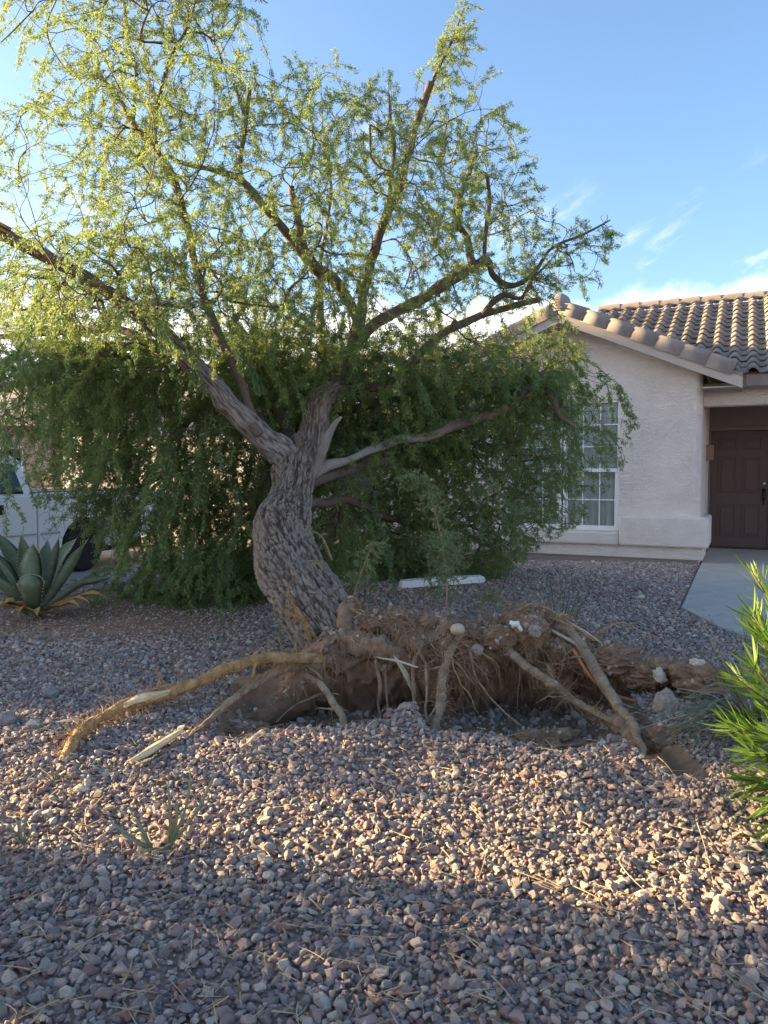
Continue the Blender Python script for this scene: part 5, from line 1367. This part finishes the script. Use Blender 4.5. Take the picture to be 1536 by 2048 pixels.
for poly in ([(.20, 1.17), (.29, 1.57), (.78, 1.59), (.78, 1.17)], [(.84, 1.17), (.84, 1.59), (1.62, 1.59), (2.05, 1.17)]):
    n = len(poly); v = [on_side(x, z, .008) for x, z in poly] + [on_side(x, z, -.03) for x, z in poly]
    mesh_obj('window', v, [tuple(range(n))] + [(i, i + n, (i + 1) % n + n, (i + 1) % n) for i in range(n)], M['carglass'], tk, smooth=False)
MB().box(.785, .835, .925, .95, 1.14, 1.16).make('window_pillar', M['black'], tk, smooth=False)
d = MB(); d.box(.42, 2.0, .951, .958, .46, 1.13); door = d.make('door', M['paint'], tk, smooth=False, bevel=.004)
hb = MB(); hb.box(.53, .73, .959, .968, .90, 1.03); hb.make('handle_recess', M['black'], door, smooth=False, bevel=.012); MB().box(.56, .71, .968, .985, .97, 1.0).make('handle', M['black'], door, smooth=False, bevel=.006)
MB().box(.02, 2.45, .951, .966, .60, .628).make('side_moulding', M['chrome'], tk, smooth=False, bevel=.004)
MB().box(-.38, -.05, .951, .966, .60, .628).make('side_moulding', M['chrome'], tk, smooth=False, bevel=.004)
for x in (-.85, 3.05):
    for s in (1, -1):
        wv = MB(); lathe(wv, [(.20, -.10), (.335, -.105), (.365, -.08), (.365, .08), (.335, .105), (.20, .10)], (x, s * .83, .365), 1, 28); wh = wv.make('wheel', M['tyre'], tk, smooth=False)
        wv = MB(); lathe(wv, [(.205, -.02), (.205, .06 * 1), (.16, .03), (.06, .05), (.01, .055)], (x, s * .83 + (.03 if s > 0 else -.03), .365), 1, 20); wv.make('rim', M['chrome'], wh, smooth=False)
MB().box(-2.63, -2.56, .78, .955, .78, 1.12).make('tail_light', M['red'], tk, smooth=False, bevel=.01)
MB().box(-2.72, -2.58, -.9, .9, .42, .58).make('rear_bumper', M['chrome'], tk, smooth=False, bevel=.02)
MB().box(-2.4, 3.7, -.6, .6, .22, .42).make('chassis', M['black'], tk, smooth=False, bevel=.02)
MB().box(1.85, 2.08, .96, 1.16, 1.15, 1.32).make('mirror', M['black'], tk, smooth=False, bevel=.02)

# ------------------------------------------------------------------ agave
def strap(P, wid, thick, up0, mat, name, parent, gutter=.3, wave=0.0, n=22, label=None, teeth=None, tintf=None, widf=None):
    """A leaf blade: path P, width profile, gutter cross-section with thickness."""
    P = spline(P, n); T, _, _ = frames(P)
    Nn = np.tile(A(up0, float), (n, 1)); Nn = Nn - T * (Nn * T).sum(1)[:, None]; Nn /= np.linalg.norm(Nn, axis=1)[:, None]
    S = np.cross(T, Nn); u = np.linspace(0, 1, n); w_ = (widf(u) if widf else np.sin(np.clip(u * .92 + .08, 0, 1) * math.pi) ** .7) * wid * .5
    rows = []
    for c in (-1, -.6, 0, .6, 1):
        wv = wave * np.sin(u * 26 + (2 if c > 0 else 0)) * (abs(c) > .9)
        rows.append(P + S * (c * w_ * (1 + wv))[:, None] + Nn * (gutter * w_ * abs(c) ** 1.7)[:, None])
    bot = [P + S * (c * w_ * .9)[:, None] + Nn * (gutter * w_ * abs(c) ** 1.7 - thick * (1 - abs(c) * .7) * np.minimum(1, 3 * (1 - u)))[:, None] for c in (.6, 0, -.6)]
    R_ = np.stack(rows + bot, 1); m = R_.shape[1]; v = R_.reshape(-1, 3); f = []
    for i in range(n - 1):
        for j in range(m):
            k = (j + 1) % m; f.append((i * m + j, i * m + k, (i + 1) * m + k, (i + 1) * m + j))
    f.append(tuple(range(m))); f.append(tuple(range(n * m - m, n * m)))
    o = mesh_obj(name, v, f, mat, parent, world=True, label=label, tint=np.repeat(u if tintf is None else tintf(u), m))
    if teeth is not None:
        tm = MB()
        for i in range(2, n - 1):
            for c in (0, 4):
                p = R_[i, c]; o_ = S[i] * (1 if c == 4 else -1); s_ = .016
                tm.add([p - T[i] * s_ * .45 - o_ * .004, p + T[i] * s_ * .45 - o_ * .004, p + o_ * s_ + T[i] * s_ * .3, p - Nn[i] * .008], [(0, 1, 2), (1, 3, 2), (3, 0, 2)])
        e = P[-1]; tm.tube([e - T[-1] * .02, e + T[-1] * .035], [.006, .001], 5)
        tm.make('spines', M['tooth'], o, world=True, smooth=False, kind='stuff')
    return o
ac = at(72, 1224, 7.4); ac[2] = float(gz(ac[0], ac[1]))
ag = thing('agave', 'large green agave rosette with toothed leaves in front of the white truck', 'agave', tuple(ac))
def agw(u): return np.interp(u, [0, .12, .35, .52, .72, .88, .95, 1], [.55, .66, .95, 1.0, .68, .27, .10, .01])
for (tx, ty, tY, mx, my, mY, w_) in ((42, 1068, 7.55, 52, 1150, 7.52, .19), (66, 1086, 7.25, 62, 1160, 7.22, .24), (118, 1074, 7.45, 104, 1140, 7.45, .22), (172, 1084, 7.3, 132, 1150, 7.3, .22), (152, 1078, 7.8, 115, 1130, 7.7, .2), (-22, 1100, 7.3, 20, 1150, 7.3, .24), (-45, 1105, 7.5, 5, 1150, 7.55, .22),
                                     (-48, 1150, 7.15, 10, 1175, 7.15, .24), (60, 1148, 6.95, 62, 1180, 7.0, .27), (-30, 1205, 7.0, 20, 1205, 7.1, .19), (228, 1154, 7.2, 150, 1172, 7.3, .17), (-8, 1064, 7.8, 30, 1130, 7.7, .2), (95, 1080, 7.9, 88, 1150, 7.8, .2)):
    P = [ac + A([(at(mx, my, mY) - ac)[0] * .12, (mY - ac[1]) * .25 - .0, .03]), at(mx, my, mY), (at(mx, my, mY) * .45 + at(tx, ty, tY) * .55) + A([0, 0, .012]), at(tx, ty, tY)]
    d = P[1] - ac; d[2] = 0; upv = A([0, 0, 1.0]) - .9 * d / (np.linalg.norm(d) + .05) + A([0, -.15, 0])
    strap(P, w_ * .82, .035, upv, M['agave'], 'leaf', ag, gutter=.42, teeth=1, widf=agw, tintf=lambda u: u * .0 + np.interp(u, [0, .8, 1], [.2, .4, .85]))
for (tx, ty, tY, mx, my, mY, w_) in ((4, 1210, 6.95, 35, 1206, 7.05, .10), (75, 1232, 6.85, 68, 1220, 7.0, .12), (-18, 1222, 6.9, 15, 1212, 7.0, .12), (36, 1232, 6.8, 42, 1216, 6.95, .08), (215, 1196, 7.15, 165, 1192, 7.2, .10), (160, 1215, 6.95, 130, 1208, 7.05, .09), (180, 1205, 7.0, 140, 1200, 7.1, .06)):
    p0, p1, p2 = ac + A([0, -.05, .05]), at(mx, my, mY), at(tx, ty, tY)
    for p in (p1, p2): p[2] = max(p[2], float(gz(p[0], p[1])) + .035)
    strap([p0, p1, (p1 + p2) / 2 + A([0, 0, .03]), p2], w_, .012, (.1, -.3, 1), M['dryleaf'], 'dry_leaf', ag, gutter=.5, wave=.15, widf=agw, label='dried yellow leaf at the base')

# ------------------------------------------------------------------ narrow leaved shrub at the right edge
RG = np.random.default_rng(43)
oc = A([1.76, 2.8, 0]); oc[2] = float(gz(oc[0], oc[1]))
ol = thing('oleander_shrub', 'bright green narrow leaved shrub standing close at the right edge', 'shrub', tuple(oc))
leaves = []
for k in range(96):
    a = RG.uniform(0, 6.28); lean = RG.uniform(.05, .50); base = oc + A([math.cos(a) * .08, math.sin(a) * .08, 0]); h = RG.uniform(.55, 1.30)
    if k < 44: a = RG.uniform(2.4, 4.6); lean = RG.uniform(.16, .46)
    tip = oc + A([math.cos(a) * lean, math.sin(a) * lean * .9, h * (1.06 - .62 * lean)]) 
    if k % 3 == 0: tip[2] = RG.uniform(.06, .42)
    P = spline([base, base * .55 + tip * .45 + A([0, 0, .10]), tip], 14)
    mb = MB(); mb.tube(P, np.linspace(.009, .003, 14), 6); mb.make('stem', M['leaf'] if False else M['twig'], ol, world=True)
    n = RG.integers(42, 60)
    for q in range(n):
        u = 1 - RG.random() ** 1.4 * .62; i = min(int(u * 13), 12); p = P[i] + (P[i + 1] - P[i]) * (u * 13 - i); T = P[i + 1] - P[i]; T /= np.linalg.norm(T)
        an = RG.uniform(0, 6.28); s_ = np.cross(T, [.2, .3, .9]); s_ /= np.linalg.norm(s_); s2 = np.cross(T, s_); rd = math.cos(an) * s_ + math.sin(an) * s2
        d = T * RG.uniform(.45, 1.25) + rd * .8 + A([0, 0, .12]); d /= np.linalg.norm(d)
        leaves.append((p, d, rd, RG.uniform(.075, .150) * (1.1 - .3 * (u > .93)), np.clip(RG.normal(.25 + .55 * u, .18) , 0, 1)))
    
def lance(p, d, rd, L, wid=.085):
    N_ = rd - d * rd.dot(d); N_ = N_ / (np.linalg.norm(N_) + 1e-6); S_ = np.cross(d, N_); v = []
    for u, k in ((0, .12), (.18, .62), (.42, 1), (.68, .85), (.88, .42), (1, .02)):
        c = p + d * L * u - N_ * L * .10 * u * u
        v += [c - S_ * L * wid * .5 * k + N_ * L * .015 * k, c, c + S_ * L * wid * .5 * k + N_ * L * .015 * k]
    f = []
    for i in range(5):
        a = i * 3; f += [(a, a + 1, a + 4, a + 3), (a + 1, a + 2, a + 5, a + 4)]
    return v, f
leaves.sort(key=lambda l: l[0][0] / l[0][1])        # those that stand out of the shrub towards the picture first
big = set(range(300))
rest_v, rest_f, rest_t, nv = [], [], [], 0
for i, (p, d, rd, L, tn) in enumerate(leaves):
    v, f = lance(p, d, rd, L)
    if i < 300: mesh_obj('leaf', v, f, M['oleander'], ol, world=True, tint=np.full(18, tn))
    else:
        rest_v.append(A(v)); rest_f += [tuple(x + nv for x in q) for q in f]; rest_t.append(np.full(18, tn)); nv += 18
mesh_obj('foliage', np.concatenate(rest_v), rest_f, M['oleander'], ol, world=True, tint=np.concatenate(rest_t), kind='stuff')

# ------------------------------------------------------------------ strap leaved clumps
def clump(label, px, py, Y, specs, wpx=.012, g=None, z0=None):
    c = at(px, py, Y); c[2] = float(gz(c[0], c[1])) if z0 is None else z0
    t = thing('strap_leaf_clump', label, 'plant', tuple(c), group='strap leaved clumps')
    for (tx, ty, tY, rise) in specs:
        p2 = at(tx, ty, tY); mid = c * .45 + p2 * .55 + A([0, 0, rise]); b0 = c + A([RG.normal(0, .03), RG.normal(0, .03), 0])
        strap([b0, c * .75 + p2 * .25 + A([0, 0, rise * .75]), mid, p2], wpx * RG.uniform(.7, 1.2), .002, (RG.normal(0, .3), -.4, 1), M['strap'], 'blade', t, gutter=.25, n=14,
              widf=lambda u: np.interp(u, [0, .3, 1], [1, .9, .08]), tintf=lambda u, k=RG.random(): np.clip(u * .25 + k ** 2.2 * .8, 0, 1))
    return t
sp = []
for _ in range(46):
    a = RG.uniform(-.5, 1.1); L = RG.uniform(110, 240); sp.append((1515 - math.cos(a) * L, 1430 + math.sin(a) * L * .55 + RG.normal(0, 14), 3.75 + RG.normal(0, .22), RG.uniform(.05, .17)))
for _ in range(16): sp.append((1490 + RG.uniform(-130, 40), RG.uniform(1180, 1330), 3.9 + RG.normal(0, .2), RG.uniform(.02, .08)))
sp += [(1285, 1447, 3.75, .10), (1300, 1440, 3.8, .11), (1265, 1462, 3.7, .10), (1330, 1400, 3.85, .10), (1345, 1432, 3.7, .11), (1390, 1560, 3.35, .10), (1430, 1580, 3.3, .08)]
clump('big arching strap leaved clump between the crater and the bright green shrub', 1518, 1470, 3.85, sp, .021)
sp = [(1130 + RG.normal(0, 42), 1185 + RG.normal(0, 22), 5.8 + RG.normal(0, .2), RG.uniform(.0, .05)) for _ in range(30)] + [(1180, 1165, 5.8, .02), (1060, 1172, 5.8, .03), (1200, 1215, 5.7, .05), (1166, 1146, 5.9, .01)]
clump('small grey green strap leaved clump just behind the peak of the root ball', 1118, 1248, 5.75, sp, .016)
sp = [(990 + RG.normal(0, 36), 1165 + RG.normal(0, 22), 6.2 + RG.normal(0, .2), RG.uniform(.0, .07)) for _ in range(14)] + [(1085, 1150, 6.2, .05), (900, 1180, 6.1, .08), (1045, 1120, 6.3, .04)]
clump('sparse thin bladed clump behind the root ball beside the white plank', 1012, 1225, 6.1, sp, .009)

# ------------------------------------------------------------------ saplings and weeds
def sapling(label, base, pts, n, L0, name='sapling', lw=.30, spread=.06, cat='sapling', mat='sprout'):
    c = A(base); t = thing(name, label, cat, tuple(c))
    P = spline([c] + list(pts), 40); MB().tube(P, np.linspace(.0075, .002, 40), 7, rough=.15, freq=30).make('stem', M['root_hair_lt'], t, world=True)
    B, D, N_, S_, tw, twr = [], [], [], [], [], []
    for k in range(n):
        i = int(8 + (RG.random() ** .75) * 31); d = RG.normal(size=3) * A([1, .8, .5]); d /= np.linalg.norm(d); L = RG.uniform(.5, 1.2) * spread * 2.4; Q = [P[i]]
        for q in range(5): d = d + A([0, 0, -.06]) + RG.normal(0, .12, 3); d /= np.linalg.norm(d); Q.append(Q[-1] + d * L / 5)
        Q = A(Q); tw.append(Q); twr.append(np.linspace(.0014, .0007, 6))
        for q in range(26):
            u = RG.random() * 4.99; j = int(u); b_ = Q[j] + (Q[j + 1] - Q[j]) * (u - j); dd = RG.normal(size=3) + d * .8; dd /= np.linalg.norm(dd)
            B.append(b_); D.append(dd); N_.append(RG.normal(size=3)); S_.append(RG.uniform(.6, 1.25) * L0)
    v, f = batch_tubes(tw, twr); mesh_obj('twigs', v, f, M['root_hair_lt'], t, world=True, kind='stuff')
    v, f = leaf_quads(A(B), A(D), A(N_), A(S_), lw); mesh_obj('foliage', v, f, M[mat], t, world=True, smooth=False, tint=np.repeat(RG.random(len(B)), 4), kind='stuff')
    return t
b0 = at(892, 1218, 5.9)
sapling('tall pale green sapling with a bare pinkish stem in front of the dark crown', b0, [at(893, 1160, 5.92), at(884, 1090, 5.95), at(866, 1010, 5.95), at(838, 962, 5.95), at(812, 956, 5.9)], 120, .030)
sapling('short thin sprout with a leafy top standing right of the trunk', at(702, 1205, 5.5), [at(715, 1165, 5.5), at(732, 1120, 5.5), at(748, 1085, 5.5)], 40, .022)
sapling('bushy low sapling beside the white plank', at(870, 1205, 6.5), [at(880, 1160, 6.5), at(892, 1110, 6.5), at(880, 1075, 6.5)], 110, .032, spread=.10)
sapling('fine feathery seedling growing left of the trunk base', at(562, 1290, 5.9), [at(560, 1270, 5.9), at(558, 1245, 5.9), at(556, 1228, 5.9)], 26, .008, spread=.03, cat='seedling', name='seedling')
sapling('soft green tuft growing low behind the root ball near the sparse clump', at(965, 1220, 6.0), [at(968, 1205, 6.0), at(975, 1195, 6.0), at(985, 1186, 6.0)], 70, .012, spread=.075, cat='seedling', name='seedling')
sapling('feathery sprig hanging across the middle of the trunk bark', at(664, 1120, 5.42), [at(650, 1085, 5.3), at(638, 1068, 5.28), at(622, 1064, 5.28)], 16, .013, spread=.04, cat='sprig', name='sprig')
sapling('small feathery sprig low on the trunk bark', at(645, 1140, 5.25), [at(636, 1128, 5.2), at(622, 1122, 5.18), at(606, 1124, 5.18)], 12, .010, spread=.03, cat='sprig', name='sprig')
def weed(label, px, py, specs, wid):
    c = at(px, py, 1.0); Y = (CAM_H - .02) / (CAM_H - c[2]); c = at(px, py, Y)
    t = thing('weed', label, 'weed', tuple(c))
    for (tx, ty, dY, bend) in specs:
        p2 = at(tx, ty, Y + dY); p2[2] = max(p2[2], .03); strap([c, c * .6 + p2 * .4 + A([bend, 0, .01]), p2 * .8 + c * .2 + A([bend * .8, 0, .015]), p2], wid, .003, (.5, -.6, .6), M['strap'], 'blade', t, n=12,
              widf=lambda u: np.interp(u, [0, .5, 1], [.8, 1, .1]), tintf=lambda u: np.clip(.55 + u * .4, 0, 1))
weed('dry forked weed with long thin blades on the near gravel', 338, 1695, [(345, 1590, .0, .02), (330, 1560, .12, .01), (425, 1545, .2, .03), (375, 1530, .25, .03), (310, 1750, -.1, -.01), (288, 1755, -.1, -.02), (350, 1640, 0, 0)], .011)
weed('low straw coloured weed left of the forked weed on near gravel', 305, 1700, [(215, 1642, .05, -.02), (264, 1634, .1, 0), (275, 1668, .05, 0), (240, 1675, 0, -.01)], .013)
weed('tiny dry tuft beside the tip of the long root', 108, 1565, [(95, 1515, .05, 0), (118, 1540, .05, 0), (85, 1545, .02, -.01), (104, 1525, .02, 0), (122, 1560, 0, .01)], .006)
weed('withered yellow tuft on sunny gravel at the picture edge', 48, 1690, [(30, 1640, .05, 0), (64, 1650, .05, .01), (52, 1630, .08, 0), (20, 1670, 0, -.01), (68, 1710, 0, .01), (10, 1650, .05, 0)], .008)

# ------------------------------------------------------------------ white plank
P0, P1 = at(800, 1172, 8.85), at(968, 1162, 9.2)
c = (P0 + P1) / 2; L = float(np.linalg.norm((P1 - P0)[:2])); a = math.atan2((P1 - P0)[1], (P1 - P0)[0])
hz = float(gz(c[0], c[1]))
pk = MB(); pk.prism([(-L / 2, .0), (L / 2 - .02, -.005), (L / 2, .03), (L / 2 - .03, .072), (-.1, .092), (-L / 2 + .01, .086)], -.045, .045)
pko = pk.make('white_plank', M['plank'], smooth=False, bevel=.006); pko.location = (c[0], c[1], hz + .03); pko.rotation_euler = (rad(8), rad(-1.5), a)
tag(pko, 'white painted plank lying on the ground under the crown edge', 'plank')

# ------------------------------------------------------------------ litter on the gravel
lp, lr = [], []
for _ in range(1500):
    Y = 1.8 + 5.5 * RG.random() ** 1.2; X_ = RG.uniform(-.5, .5) * Y * 1.05
    if hole(A([X_]), A([Y]))[0] > .1: continue
    L = RG.lognormal(-2.75, .5); a = RG.uniform(0, 6.28); d = A([math.cos(a), math.sin(a), 0]); s_ = A([-d[1], d[0], 0]); z = float(gz(X_, Y)) + .026 + RG.random() * .014
    u = np.linspace(-.5, .5, 6)[:, None]; P = A([X_, Y, z]) + d * u * L + s_ * (RG.normal(0, .12) * L * (u * u)) + A([0, 0, RG.normal(0, .10)]) * u * L; lp.append(P); lr.append(np.linspace(RG.uniform(.0011, .0026), .0008, 6))
v, f = batch_tubes(lp, lr, 4); mesh_obj('dry_twig_litter', v, f, M['straw'], kind='stuff')
n = 16000; Y = RG.uniform(1.8, 9.2, n); keepn = RG.random(n) < np.where(Y > 6, 1, .42); Y = Y[keepn]; X_ = RG.uniform(-.55, .5, len(Y)) * Y
lz = (1 - sstep(X_, -2.0, -.4)) * sstep(Y, 5.6, 6.6); kk = (RG.random(len(Y)) < np.where(Y > 5.6, .10 + .9 * lz, 1)) & (hole(X_, Y) < .1); X_, Y = X_[kk], Y[kk]
B = np.stack([X_, Y, gz(X_, Y) + RG.uniform(.018, .045, len(Y))], -1); D = RG.normal(size=B.shape) * A([1, 1, .3]); D /= np.linalg.norm(D, axis=1)[:, None]
v, f = leaf_quads(B, D, RG.normal(size=B.shape) * .4 + A([0, 0, 1]), RG.uniform(.010, .035, len(Y)), .34); mesh_obj('leaf_litter', v, f, M['litter'], smooth=False, kind='stuff')
